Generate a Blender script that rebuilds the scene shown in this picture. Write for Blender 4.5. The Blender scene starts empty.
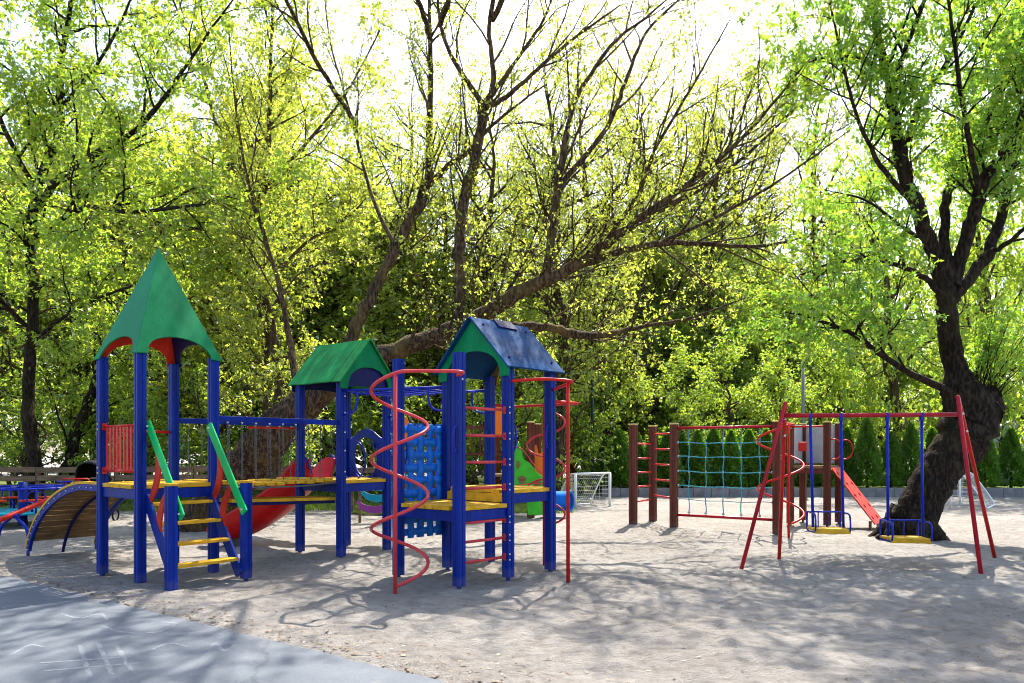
import bpy, math, random
import numpy as np
from mathutils import Vector, Matrix

random.seed(11)
RNG = np.random.default_rng(7)
SC = bpy.context.scene
COL = SC.collection
R = math.radians
PI = math.pi

# ------------------------------------------------------------------ measuring
F_PX, HOR, EYE = 720.0, 452.0, 1.6


def W(px, py, Y):
    """metres of a point seen at a pixel, standing Y metres away"""
    return np.array([(px - 512.0) / F_PX * Y, Y, EYE + (HOR - py) / F_PX * Y])


def V3(x, y, z):
    return np.array([x, y, z], float)


# ------------------------------------------------------------------ materials
def new_mat(name):
    m = bpy.data.materials.new(name)
    m.use_nodes = True
    nt = m.node_tree
    nt.nodes.clear()
    out = nt.nodes.new('ShaderNodeOutputMaterial')
    return m, nt, out


def N(nt, typ, **kw):
    n = nt.nodes.new(typ)
    for k, v in kw.items():
        if k in n.inputs.keys():
            n.inputs[k].default_value = v
        else:
            setattr(n, k, v)
    return n


def ramp(nt, fac, stops):
    r = nt.nodes.new('ShaderNodeValToRGB')
    el = r.color_ramp.elements
    while len(el) < len(stops):
        el.new(0.5)
    for e, (p, c) in zip(el, stops):
        e.position = p
        e.color = (c[0], c[1], c[2], 1)
    nt.links.new(fac, r.inputs[0])
    return r.outputs[0]


def paint(name, col, rough=0.42, wear=0.25, worn=None, scale=6.0, grain=0.15, chips=0.0, spec=0.14, stretch=(1, 1, 0.12), dirt=False):
    """painted wood or metal: uneven pigment, fine grain, chips where the coat has gone"""
    m, nt, out = new_mat(name)
    L = nt.links.new
    tc = N(nt, 'ShaderNodeTexCoord')
    mp = N(nt, 'ShaderNodeMapping')
    mp.inputs['Scale'].default_value = stretch
    L(tc.outputs['Object'], mp.inputs[0])
    n1 = N(nt, 'ShaderNodeTexNoise', Scale=scale, Detail=5.0, Roughness=0.6)
    L(mp.outputs[0], n1.inputs['Vector'])
    n2 = N(nt, 'ShaderNodeTexNoise', Scale=scale * 14, Detail=3.0)
    L(mp.outputs[0], n2.inputs['Vector'])
    d = [max(0, c * (1 - wear)) for c in col]
    b = [min(1, c * (1 + wear) + 0.004 * wear) for c in col]
    c = ramp(nt, n1.outputs[0], [(0.3, d), (0.55, col), (0.75, b)])
    if chips > 0:
        n3 = N(nt, 'ShaderNodeTexNoise', Scale=38.0, Detail=6.0, Roughness=0.7)
        L(tc.outputs['Object'], n3.inputs['Vector'])
        k = ramp(nt, n3.outputs[0], [(0.66 - chips * 0.1, (0, 0, 0)), (0.70 - chips * 0.1, (1, 1, 1))])
        mx = N(nt, 'ShaderNodeMix', data_type='RGBA')
        L(k, mx.inputs[0])
        L(c, mx.inputs[6])
        mx.inputs[7].default_value = (*(worn or (0.3, 0.28, 0.25)), 1)
        c = mx.outputs[2]
    if dirt:
        sx = N(nt, 'ShaderNodeSeparateXYZ')
        L(tc.outputs['Object'], sx.inputs[0])
        n4 = N(nt, 'ShaderNodeTexNoise', Scale=22.0, Detail=8.0, Roughness=0.8)
        L(tc.outputs['Object'], n4.inputs['Vector'])
        ma = N(nt, 'ShaderNodeMath', operation='MULTIPLY_ADD')
        L(n4.outputs[0], ma.inputs[0])
        ma.inputs[1].default_value = -0.17
        L(sx.outputs[2], ma.inputs[2])
        k2 = ramp(nt, ma.outputs[0], [(0.0, (0.14, 0.14, 0.14)), (0.06, (0, 0, 0))])
        m4 = N(nt, 'ShaderNodeMix', data_type='RGBA')
        L(k2, m4.inputs[0])
        L(c, m4.inputs[6])
        m4.inputs[7].default_value = (0.20, 0.18, 0.16, 1)
        c = m4.outputs[2]
        # thin scuffs along the grain
        n5 = N(nt, 'ShaderNodeTexNoise', Scale=70.0, Detail=3.0)
        mp5 = N(nt, 'ShaderNodeMapping')
        mp5.inputs['Scale'].default_value = (1, 1, 0.10)
        L(tc.outputs['Object'], mp5.inputs[0])
        L(mp5.outputs[0], n5.inputs['Vector'])
        k5 = ramp(nt, n5.outputs[0], [(0.66, (0, 0, 0)), (0.72, (0.55, 0.55, 0.55))])
        m5 = N(nt, 'ShaderNodeMix', data_type='RGBA')
        L(k5, m5.inputs[0])
        L(c, m5.inputs[6])
        m5.inputs[7].default_value = (*(worn or (0.3, 0.3, 0.3)), 1)
        c = m5.outputs[2]
    bs = N(nt, 'ShaderNodeBsdfPrincipled')
    L(c, bs.inputs['Base Color'])
    bs.inputs['Specular IOR Level'].default_value = spec
    rr = N(nt, 'ShaderNodeMapRange')
    rr.inputs[3].default_value = rough - 0.1
    rr.inputs[4].default_value = rough + 0.16
    L(n1.outputs[0], rr.inputs[0])
    L(rr.outputs[0], bs.inputs['Roughness'])
    bp = N(nt, 'ShaderNodeBump', Strength=grain, Distance=0.01)
    L(n2.outputs[0], bp.inputs['Height'])
    L(bp.outputs[0], bs.inputs['Normal'])
    L(bs.outputs[0], out.inputs[0])
    return m


def bark(name, c0, c1, c2, scale=9.0, bump=0.9):
    m, nt, out = new_mat(name)
    L = nt.links.new
    tc = N(nt, 'ShaderNodeTexCoord')
    mp = N(nt, 'ShaderNodeMapping')
    mp.inputs['Scale'].default_value = (1, 1, 0.3)
    L(tc.outputs['Object'], mp.inputs[0])
    n1 = N(nt, 'ShaderNodeTexNoise', Scale=scale, Detail=8.0, Roughness=0.7)
    n1.inputs['Distortion'].default_value = 0.6
    L(mp.outputs[0], n1.inputs['Vector'])
    vo = N(nt, 'ShaderNodeTexVoronoi', Scale=scale * 1.8)
    L(mp.outputs[0], vo.inputs['Vector'])
    n2 = N(nt, 'ShaderNodeTexNoise', Scale=1.3, Detail=4.0)
    L(tc.outputs['Object'], n2.inputs['Vector'])
    a = N(nt, 'ShaderNodeMath', operation='MULTIPLY')
    L(n1.outputs[0], a.inputs[0])
    ad = N(nt, 'ShaderNodeMath', operation='ADD')
    ad.inputs[1].default_value = 0.45
    L(vo.outputs[0], ad.inputs[0])
    L(ad.outputs[0], a.inputs[1])
    c = ramp(nt, a.outputs[0], [(0.2, c0), (0.42, c1), (0.7, c2)])
    li = ramp(nt, n2.outputs[0], [(0.5, (0, 0, 0)), (0.75, (0.6, 0.6, 0.6))])
    mx = N(nt, 'ShaderNodeMix', data_type='RGBA')
    L(li, mx.inputs[0])
    L(c, mx.inputs[6])
    mx.inputs[7].default_value = (c2[0] * 1.05, c2[1] * 1.15, c2[2] * 0.6, 1)
    bs = N(nt, 'ShaderNodeBsdfPrincipled', Roughness=0.95)
    bs.inputs['Specular IOR Level'].default_value = 0.15
    L(mx.outputs[2], bs.inputs['Base Color'])
    bp = N(nt, 'ShaderNodeBump', Strength=bump, Distance=0.05)
    L(a.outputs[0], bp.inputs['Height'])
    L(bp.outputs[0], bs.inputs['Normal'])
    L(bs.outputs[0], out.inputs[0])
    return m


def leafmat(name, refl, trans, mixf=0.5, gloss=0.06):
    """thin leaves: some light bounces, some comes through; each leaf its own tint"""
    m, nt, out = new_mat(name)
    L = nt.links.new
    g = N(nt, 'ShaderNodeNewGeometry')
    rnd = g.outputs['Random Per Island']
    c1 = ramp(nt, rnd, [(0.0, refl[0]), (0.5, refl[1]), (1.0, refl[2])])
    c2 = ramp(nt, rnd, [(0.0, trans[0]), (0.5, trans[1]), (1.0, trans[2])])
    d = N(nt, 'ShaderNodeBsdfDiffuse')
    t = N(nt, 'ShaderNodeBsdfTranslucent')
    L(c1, d.inputs[0])
    L(c2, t.inputs[0])
    mx = N(nt, 'ShaderNodeMixShader')
    mx.inputs[0].default_value = mixf
    L(d.outputs[0], mx.inputs[1])
    L(t.outputs[0], mx.inputs[2])
    gl = N(nt, 'ShaderNodeBsdfGlossy', Roughness=0.45)
    mg = N(nt, 'ShaderNodeMixShader')
    mg.inputs[0].default_value = gloss
    L(mx.outputs[0], mg.inputs[1])
    L(gl.outputs[0], mg.inputs[2])
    L(mg.outputs[0], out.inputs[0])
    return m


M = {}
M['blue'] = paint('blue_paint', (0.001, 0.019, 0.205), 0.4, 0.4, (0.04, 0.07, 0.24), chips=0.15, dirt=True)
M['blue_tube'] = paint('blue_tube_paint', (0.008, 0.022, 0.30), 0.3, 0.2, grain=0.03)
M['blue_roof'] = paint('blue_roof_sheet', (0.006, 0.048, 0.14), 0.62, 0.45, (0.08, 0.13, 0.22), scale=2.5, chips=0.12, stretch=(1, 1, 1), spec=0.05)
M['navy'] = paint('navy_paint', (0.006, 0.008, 0.07), 0.5, 0.3)
M['green'] = paint('green_paint', (0.001, 0.165, 0.055), 0.42, 0.35, (0.16, 0.22, 0.06), scale=2.5, chips=0.05, stretch=(1, 1, 0.5), spec=0.06)
M['green_plank'] = paint('green_plank_paint', (0.006, 0.20, 0.045), 0.5, 0.45, (0.02, 0.05, 0.02), scale=5, chips=0.25, stretch=(1, 1, 0.3))
M['bright_green'] = paint('bright_green_paint', (0.006, 0.42, 0.10), 0.38, 0.2, (0.5, 0.5, 0.35), chips=0.1)
M['yellow'] = paint('yellow_paint', (0.62, 0.33, 0.018), 0.5, 0.35, (0.24, 0.17, 0.08), scale=5, chips=0.45, stretch=(1, 1, 1))
M['red'] = paint('red_tube_paint', (0.50, 0.018, 0.014), 0.28, 0.22, (0.22, 0.1, 0.08), grain=0.04, chips=0.1)
M['rose'] = paint('faded_red_tube_paint', (0.56, 0.05, 0.055), 0.26, 0.2, (0.35, 0.2, 0.18), grain=0.04, chips=0.1)
M['red_board'] = paint('red_board_paint', (0.50, 0.028, 0.012), 0.42, 0.3, (0.3, 0.15, 0.1), chips=0.15)
M['ramp_red'] = paint('ramp_red_paint', (0.52, 0.045, 0.03), 0.4, 0.25, (0.3, 0.15, 0.1), chips=0.25, stretch=(1, 1, 1))
M['red_dark'] = paint('dark_red_tube_paint', (0.36, 0.012, 0.022), 0.3, 0.25, (0.2, 0.1, 0.1), grain=0.04, chips=0.1)
M['slide_red'] = paint('red_slide_plastic', (0.48, 0.008, 0.01), 0.3, 0.18, grain=0.02, stretch=(1, 1, 1))
M['net_blue'] = paint('light_blue_plastic', (0.008, 0.13, 0.55), 0.35, 0.25, grain=0.03, stretch=(1, 1, 1))
M['brown_post'] = paint('brown_post_stain', (0.115, 0.030, 0.018), 0.55, 0.4, (0.2, 0.1, 0.06), scale=8, chips=0.2, dirt=True)
M['wood'] = paint('weathered_brown_wood', (0.20, 0.12, 0.055), 0.75, 0.5, (0.05, 0.03, 0.02), scale=7, grain=0.5, chips=0.3, stretch=(0.4, 0.4, 2))
M['old_wood'] = paint('old_fence_wood', (0.17, 0.11, 0.065), 0.85, 0.5, (0.06, 0.04, 0.03), scale=7, grain=0.5, chips=0.3, stretch=(0.3, 1, 2))
M['cap'] = paint('cream_cap', (0.55, 0.42, 0.14), 0.5, 0.25, stretch=(1, 1, 1))
M['steel'] = paint('galvanised_steel', (0.09, 0.093, 0.098), 0.4, 0.2, grain=0.03, stretch=(1, 1, 1))
M['bolt'] = paint('pale_bolt_cap', (0.62, 0.55, 0.5), 0.4, 0.2, grain=0.02)
M['black'] = paint('black_cloth', (0.008, 0.008, 0.010), 0.8, 0.3)
M['rope'] = paint('cyan_rope', (0.05, 0.29, 0.36), 0.8, 0.3, grain=0.4, scale=30, stretch=(1, 1, 1))
M['grey_rope'] = paint('grey_rope', (0.32, 0.36, 0.38), 0.8, 0.3, grain=0.4, scale=30, stretch=(1, 1, 1))
M['grey_panel'] = paint('grey_panel_paint', (0.42, 0.43, 0.46), 0.45, 0.15, stretch=(1, 1, 1))
M['white'] = paint('white_paint', (0.78, 0.78, 0.76), 0.4, 0.12, grain=0.03)
M['net_white'] = paint('white_net_cord', (0.62, 0.62, 0.60), 0.8, 0.1)
M['orange'] = paint('orange_paint', (0.72, 0.17, 0.012), 0.42, 0.2, chips=0.1)
M['purple'] = paint('purple_paint', (0.27, 0.05, 0.24), 0.42, 0.2)
M['teal'] = paint('teal_paint', (0.01, 0.26, 0.36), 0.42, 0.2)
M['lime'] = paint('lime_green_paint', (0.05, 0.42, 0.025), 0.42, 0.3, (0.45, 0.25, 0.04), scale=4, chips=0.4, stretch=(1, 1, 1))
M['dark_pole'] = paint('dark_green_pole', (0.02, 0.045, 0.035), 0.45, 0.2)
M['grey_pole'] = paint('grey_pole', (0.16, 0.17, 0.17), 0.45, 0.2)
M['glass'] = paint('window_glass', (0.10, 0.16, 0.24), 0.08, 0.2, grain=0.0, stretch=(1, 1, 1))
M['pale_blue'] = paint('pale_blue_cladding', (0.42, 0.50, 0.68), 0.6, 0.12)
M['brick'] = paint('brick_render', (0.42, 0.17, 0.07), 0.9, 0.25, scale=2, stretch=(1, 1, 1))
M['concrete_wall'] = paint('grey_render', (0.34, 0.33, 0.35), 0.9, 0.2, scale=1, stretch=(1, 1, 1))
M['kerb'] = paint('rough_concrete', (0.20, 0.19, 0.19), 0.9, 0.35, (0.08, 0.08, 0.075), scale=3, grain=0.5, chips=0.3, stretch=(1, 1, 1))

M['bark_lean'] = bark('grey_brown_bark', (0.007, 0.0045, 0.003), (0.034, 0.022, 0.013), (0.13, 0.085, 0.045), 13.0, 1.0)
M['bark_dark'] = bark('dark_bark', (0.003, 0.0022, 0.0016), (0.012, 0.008, 0.0055), (0.042, 0.030, 0.021), 11.0, 1.0)
M['bark_mid'] = bark('brown_bark', (0.016, 0.010, 0.006), (0.05, 0.032, 0.019), (0.11, 0.08, 0.045))

M['leaf_young'] = leafmat('young_yellow_green_leaf',
                          [(0.09, 0.17, 0.014), (0.13, 0.20, 0.016), (0.18, 0.23, 0.022)],
                          [(0.38, 0.51, 0.05), (0.50, 0.57, 0.05), (0.63, 0.62, 0.06)], 0.68)
M['leaf_fresh'] = leafmat('fresh_green_leaf',
                          [(0.055, 0.12, 0.012), (0.085, 0.15, 0.012), (0.13, 0.18, 0.016)],
                          [(0.31, 0.53, 0.04), (0.45, 0.61, 0.04), (0.60, 0.66, 0.05)], 0.68)
M['leaf_willow'] = leafmat('bright_green_leaf',
                           [(0.04, 0.115, 0.018), (0.06, 0.14, 0.016), (0.10, 0.17, 0.016)],
                           [(0.22, 0.50, 0.04), (0.35, 0.59, 0.035), (0.54, 0.66, 0.03)], 0.68)
M['leaf_deep'] = leafmat('mid_green_leaf',
                         [(0.03, 0.08, 0.010), (0.045, 0.10, 0.012), (0.07, 0.13, 0.014)],
                         [(0.10, 0.26, 0.010), (0.16, 0.33, 0.012), (0.25, 0.38, 0.014)], 0.6)
M['needle'] = leafmat('thuja_scale_leaf',
                      [(0.055, 0.12, 0.018), (0.085, 0.165, 0.02), (0.13, 0.20, 0.025)],
                      [(0.10, 0.30, 0.016), (0.16, 0.38, 0.018), (0.24, 0.44, 0.022)], 0.55, 0.04)
M['needle_far'] = leafmat('far_pine_needle',
                          [(0.025, 0.05, 0.035), (0.035, 0.06, 0.04), (0.045, 0.07, 0.045)],
                          [(0.03, 0.07, 0.03), (0.04, 0.08, 0.03), (0.05, 0.09, 0.03)], 0.3, 0.03)
M['grass'] = leafmat('grass_blade',
                     [(0.06, 0.13, 0.012), (0.09, 0.16, 0.014), (0.15, 0.18, 0.03)],
                     [(0.16, 0.34, 0.01), (0.24, 0.40, 0.012), (0.36, 0.40, 0.03)], 0.5)
M['litter'] = leafmat('dry_leaf_litter',
                      [(0.09, 0.05, 0.025), (0.16, 0.10, 0.05), (0.25, 0.18, 0.1)],
                      [(0.08, 0.04, 0.01), (0.1, 0.06, 0.02), (0.12, 0.07, 0.03)], 0.2)


def ground_mat():
    m, nt, out = new_mat('pale_sand')
    L = nt.links.new
    tc = N(nt, 'ShaderNodeTexCoord')
    co = tc.outputs['Object']
    a = N(nt, 'ShaderNodeTexNoise', Scale=0.55, Detail=6.0, Roughness=0.6)
    b = N(nt, 'ShaderNodeTexNoise', Scale=7.0, Detail=8.0, Roughness=0.72)
    c = N(nt, 'ShaderNodeTexNoise', Scale=70.0, Detail=4.0, Roughness=0.7)
    for n in (a, b, c):
        L(co, n.inputs['Vector'])
    c1 = ramp(nt, a.outputs[0], [(0.35, (0.365, 0.33, 0.293)), (0.6, (0.455, 0.42, 0.38)), (0.75, (0.505, 0.472, 0.435))])
    c2 = ramp(nt, b.outputs[0], [(0.3, (0.5, 0.47, 0.44)), (0.5, (0.90, 0.88, 0.86)), (0.70, (1.12, 1.12, 1.12))])
    mx = N(nt, 'ShaderNodeMix', data_type='RGBA', blend_type='MULTIPLY')
    mx.inputs[0].default_value = 0.8
    L(c1, mx.inputs[6])
    L(c2, mx.inputs[7])
    vo = N(nt, 'ShaderNodeTexVoronoi', Scale=26.0)
    L(co, vo.inputs['Vector'])
    peb = ramp(nt, vo.outputs[0], [(0.10, (0.5, 0.47, 0.44)), (0.16, (1, 1, 1))])
    m2 = N(nt, 'ShaderNodeMix', data_type='RGBA', blend_type='MULTIPLY')
    pm = ramp(nt, b.outputs[0], [(0.48, (0, 0, 0)), (0.62, (0.7, 0.7, 0.7))])
    L(pm, m2.inputs[0])
    L(mx.outputs[2], m2.inputs[6])
    L(peb, m2.inputs[7])
    bs = N(nt, 'ShaderNodeBsdfPrincipled', Roughness=0.95)
    bs.inputs['Specular IOR Level'].default_value = 0.12
    L(m2.outputs[2], bs.inputs['Base Color'])
    ad = N(nt, 'ShaderNodeMath', operation='MULTIPLY_ADD')
    L(b.outputs[0], ad.inputs[0])
    ad.inputs[1].default_value = 2.2
    L(c.outputs[0], ad.inputs[2])
    bp = N(nt, 'ShaderNodeBump', Strength=1.0, Distance=0.06)
    L(ad.outputs[0], bp.inputs['Height'])
    L(bp.outputs[0], bs.inputs['Normal'])
    L(bs.outputs[0], out.inputs[0])
    return m


def path_mat():
    m, nt, out = new_mat('worn_concrete_path')
    L = nt.links.new
    tc = N(nt, 'ShaderNodeTexCoord')
    co = tc.outputs['Object']
    a = N(nt, 'ShaderNodeTexNoise', Scale=1.1, Detail=7.0, Roughness=0.65)
    b = N(nt, 'ShaderNodeTexNoise', Scale=55.0, Detail=5.0, Roughness=0.75)
    s = N(nt, 'ShaderNodeTexNoise', Scale=4.0, Detail=6.0, Roughness=0.7)
    for n in (a, b, s):
        L(co, n.inputs['Vector'])
    c1 = ramp(nt, a.outputs[0], [(0.3, (0.075, 0.086, 0.101)), (0.55, (0.106, 0.118, 0.134)), (0.75, (0.14, 0.149, 0.16))])
    c2 = ramp(nt, b.outputs[0], [(0.3, (0.7, 0.7, 0.7)), (0.6, (1.05, 1.05, 1.05))])
    mx = N(nt, 'ShaderNodeMix', data_type='RGBA', blend_type='MULTIPLY')
    mx.inputs[0].default_value = 0.8
    L(c1, mx.inputs[6])
    L(c2, mx.inputs[7])
    # blown sand lying in patches
    k = ramp(nt, s.outputs[0], [(0.58, (0, 0, 0)), (0.78, (0.55, 0.55, 0.55))])
    m2 = N(nt, 'ShaderNodeMix', data_type='RGBA')
    L(k, m2.inputs[0])
    L(mx.outputs[2], m2.inputs[6])
    m2.inputs[7].default_value = (0.205, 0.198, 0.186, 1)
    vo = N(nt, 'ShaderNodeTexVoronoi', Scale=0.42)
    vo.feature = 'DISTANCE_TO_EDGE'
    dn = N(nt, 'ShaderNodeTexNoise', Scale=3.5, Detail=6.0, Roughness=0.7)
    L(co, dn.inputs['Vector'])
    dm = N(nt, 'ShaderNodeMix', data_type='RGBA')
    dm.inputs[0].default_value = 0.16
    L(co, dm.inputs[6])
    L(dn.outputs['Color'], dm.inputs[7])
    L(dm.outputs[2], vo.inputs['Vector'])
    kc = ramp(nt, vo.outputs[0], [(0.0, (0.35, 0.34, 0.33)), (0.006, (1, 1, 1))])
    m3 = N(nt, 'ShaderNodeMix', data_type='RGBA', blend_type='MULTIPLY')
    m3.inputs[0].default_value = 0.4
    L(m2.outputs[2], m3.inputs[6])
    L(kc, m3.inputs[7])
    bs = N(nt, 'ShaderNodeBsdfPrincipled', Roughness=0.85)
    bs.inputs['Specular IOR Level'].default_value = 0.3
    L(m3.outputs[2], bs.inputs['Base Color'])
    bp = N(nt, 'ShaderNodeBump', Strength=0.35, Distance=0.01)
    L(b.outputs[0], bp.inputs['Height'])
    L(bp.outputs[0], bs.inputs['Normal'])
    L(bs.outputs[0], out.inputs[0])
    return m


def lawn_mat():
    m, nt, out = new_mat('trodden_lawn')
    L = nt.links.new
    tc = N(nt, 'ShaderNodeTexCoord')
    a = N(nt, 'ShaderNodeTexNoise', Scale=0.8, Detail=8.0, Roughness=0.7)
    L(tc.outputs['Object'], a.inputs['Vector'])
    c = ramp(nt, a.outputs[0], [(0.3, (0.10, 0.075, 0.045)), (0.45, (0.07, 0.09, 0.025)), (0.6, (0.10, 0.15, 0.02)), (0.8, (0.15, 0.19, 0.03))])
    bs = N(nt, 'ShaderNodeBsdfPrincipled', Roughness=1.0)
    bs.inputs['Specular IOR Level'].default_value = 0.05
    L(c, bs.inputs['Base Color'])
    L(bs.outputs[0], out.inputs[0])
    return m


M['ground'] = ground_mat()
M['path'] = path_mat()
M['lawn'] = lawn_mat()
def chalk_mat():
    m, nt, out = new_mat('chalk_powder')
    L = nt.links.new
    tc = N(nt, 'ShaderNodeTexCoord')
    a = N(nt, 'ShaderNodeTexNoise', Scale=45.0, Detail=6.0, Roughness=0.75)
    L(tc.outputs['Object'], a.inputs['Vector'])
    k = ramp(nt, a.outputs[0], [(0.42, (0, 0, 0)), (0.68, (0.55, 0.55, 0.55))])
    d = N(nt, 'ShaderNodeBsdfDiffuse')
    d.inputs[0].default_value = (0.46, 0.47, 0.48, 1)
    tr = N(nt, 'ShaderNodeBsdfTransparent')
    mx = N(nt, 'ShaderNodeMixShader')
    L(k, mx.inputs[0])
    L(tr.outputs[0], mx.inputs[1])
    L(d.outputs[0], mx.inputs[2])
    L(mx.outputs[0], out.inputs[0])
    return m


M['chalk'] = chalk_mat()
M['chalk_old'] = paint('chalk_mark', (0.40, 0.415, 0.43), 0.95, 0.3, (0.28, 0.295, 0.315), chips=0.95, stretch=(1, 1, 1))


# ------------------------------------------------------------------ objects
def tag(o, label=None, cat=None, group=None, kind=None):
    if label:
        o['label'] = label
    if cat:
        o['category'] = cat
    if group:
        o['group'] = group
    if kind:
        o['kind'] = kind
    return o


def world_loc(o):
    p = Vector((0, 0, 0))
    while o is not None:
        p += o.location
        o = o.parent
    return p


def empty(name, loc, parent=None):
    o = bpy.data.objects.new(name, None)
    COL.objects.link(o)
    o.empty_display_size = 0.2
    if parent is not None:
        o.parent = parent
        o.location = Vector(loc) - world_loc(parent)
    else:
        o.location = loc
    return o


def thing(name, loc, label, cat, group=None):
    return tag(empty(name, loc), label, cat, group)


def mesh_np(name, verts, faces_flat, sizes, smooth=None):
    me = bpy.data.meshes.new(name)
    me.vertices.add(len(verts))
    me.vertices.foreach_set('co', np.asarray(verts, np.float32).ravel())
    me.loops.add(len(faces_flat))
    me.loops.foreach_set('vertex_index', np.asarray(faces_flat, np.int32))
    sizes = np.asarray(sizes, np.int32)
    me.polygons.add(len(sizes))
    st = np.zeros(len(sizes), np.int32)
    st[1:] = np.cumsum(sizes)[:-1]
    me.polygons.foreach_set('loop_start', st)
    me.polygons.foreach_set('loop_total', sizes)
    if smooth is not None:
        me.polygons.foreach_set('use_smooth', np.asarray(smooth, bool))
    me.update(calc_edges=True)
    return me


class MB:
    """collects shapes in world metres, links them as one mesh object"""

    def __init__(s):
        s.v, s.f, s.sm = [], [], []

    def add(s, verts, faces, smooth=False):
        o = len(s.v)
        s.v.extend([tuple(map(float, p)) for p in verts])
        for f in faces:
            s.f.append([i + o for i in f])
            s.sm.append(smooth)
        return s

    def box(s, c, ex, ey, ez):
        """centre and three half-extent vectors"""
        c, ex, ey, ez = map(lambda q: np.asarray(q, float), (c, ex, ey, ez))
        vs = [c + a * ex + b * ey + d * ez for d in (-1, 1) for a, b in ((-1, -1), (1, -1), (1, 1), (-1, 1))]
        fs = [[3, 2, 1, 0], [4, 5, 6, 7], [0, 1, 5, 4], [1, 2, 6, 5], [2, 3, 7, 6], [3, 0, 4, 7]]
        if np.dot(np.cross(ex, ey), ez) < 0:
            fs = [f[::-1] for f in fs]
        return s.add(vs, fs)

    def beam(s, p, q, w, h, up=(0, 0, 1)):
        """bar of w (sideways) by h (up) from p to q"""
        p, q = np.asarray(p, float), np.asarray(q, float)
        t = q - p
        l = np.linalg.norm(t)
        t = t / l
        n = np.cross(t, up)
        n = n / np.linalg.norm(n)
        u = np.cross(n, t)
        return s.box((p + q) / 2, t * l / 2, n * w / 2, u * h / 2)

    def prism(s, poly, ext):
        """closed 3-D polygon pushed along ext"""
        n = len(poly)
        ext = np.asarray(ext, float)
        vs = [np.asarray(p, float) for p in poly] + [np.asarray(p, float) + ext for p in poly]
        nrm = np.zeros(3)
        for i in range(n):
            nrm += np.cross(vs[i], vs[(i + 1) % n])
        fl = np.dot(nrm, ext) > 0
        fs = [list(range(n))[::-1], list(range(n, 2 * n))] + [[i, (i + 1) % n, n + (i + 1) % n, n + i] for i in range(n)]
        if not fl:
            fs = [f[::-1] for f in fs]
        return s.add(vs, fs)

    def tube(s, pts, r, sides=10, closed=False, caps=True):
        pts = np.asarray(pts, float)
        n = len(pts)
        rr = np.full(n, r) if np.isscalar(r) else np.asarray(r, float)
        if closed:
            t = np.roll(pts, -1, 0) - np.roll(pts, 1, 0)
        else:
            t = np.gradient(pts, axis=0)
        t /= np.linalg.norm(t, axis=1)[:, None] + 1e-12
        ref = np.array([0, 0, 1.0]) if abs(t[0][2]) < 0.9 else np.array([1.0, 0, 0])
        a = np.cross(t[0], ref)
        a /= np.linalg.norm(a)
        vs = []
        for i in range(n):
            a = a - np.dot(a, t[i]) * t[i]
            a /= np.linalg.norm(a) + 1e-12
            b = np.cross(t[i], a)
            for k in range(sides):
                th = 2 * PI * k / sides
                vs.append(pts[i] + rr[i] * (math.cos(th) * a + math.sin(th) * b))
        fs = []
        m = n if closed else n - 1
        for i in range(m):
            j = (i + 1) % n
            for k in range(sides):
                k2 = (k + 1) % sides
                fs.append([i * sides + k, i * sides + k2, j * sides + k2, j * sides + k])
        s.add(vs, fs, True)
        if caps and not closed:
            o = len(s.v) - len(vs)
            s.f.append([o + k for k in range(sides)][::-1])
            s.sm.append(False)
            s.f.append([o + (n - 1) * sides + k for k in range(sides)])
            s.sm.append(False)
        return s

    def ball(s, c, r, seg=10, rings=6, sq=(1, 1, 1)):
        c = np.asarray(c, float)
        vs = [c + np.array([0, 0, -r * sq[2]])]
        for i in range(1, rings):
            ph = -PI / 2 + PI * i / rings
            for k in range(seg):
                th = 2 * PI * k / seg
                vs.append(c + r * np.array([math.cos(ph) * math.cos(th) * sq[0], math.cos(ph) * math.sin(th) * sq[1], math.sin(ph) * sq[2]]))
        vs.append(c + np.array([0, 0, r * sq[2]]))
        fs = []
        for k in range(seg):
            fs.append([0, 1 + (k + 1) % seg, 1 + k])
        for i in range(rings - 2):
            for k in range(seg):
                a, b = 1 + i * seg + k, 1 + i * seg + (k + 1) % seg
                fs.append([a, b, b + seg, a + seg])
        o = 1 + (rings - 2) * seg
        for k in range(seg):
            fs.append([o + k, o + (k + 1) % seg, len(vs) - 1])
        return s.add(vs, fs, True)

    def disc(s, c, axis, r, h, sides=24):
        c, axis = np.asarray(c, float), np.asarray(axis, float)
        axis = axis / np.linalg.norm(axis)
        return s.tube([c - axis * h / 2, c + axis * h / 2], r, sides)

    def build(s, name, mat, parent=None, bevel=0.0, loc=None):
        flat = [i for f in s.f for i in f]
        off = world_loc(parent) if parent is not None else Vector(loc or (0, 0, 0))
        vv = np.array(s.v) - np.array(off)
        me = mesh_np(name, vv, flat, [len(f) for f in s.f], s.sm)
        me.validate()
        me.materials.append(mat)
        o = bpy.data.objects.new(name, me)
        COL.objects.link(o)
        if parent is not None:
            o.parent = parent
        else:
            o.location = off
        if bevel:
            b = o.modifiers.new('bevel', 'BEVEL')
            b.width = bevel
            b.segments = 2
            b.limit_method = 'ANGLE'
            b.angle_limit = R(40)
        return o


def spline(pts, k=8):
    """Catmull-Rom through the points"""
    p = np.asarray(pts, float)
    P = np.vstack([2 * p[0] - p[1], p, 2 * p[-1] - p[-2]])
    out = []
    for i in range(1, len(P) - 2):
        for t in np.linspace(0, 1, k, endpoint=False):
            a, b, c, d = P[i - 1], P[i], P[i + 1], P[i + 2]
            out.append(0.5 * (2 * b + (c - a) * t + (2 * a - 5 * b + 4 * c - d) * t * t + (3 * b - a - 3 * c + d) * t ** 3))
    out.append(p[-1])
    return np.array(out)


def ax(deg):
    return np.array([math.cos(R(deg)), math.sin(R(deg)), 0.0])


Z = np.array([0, 0, 1.0])


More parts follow.
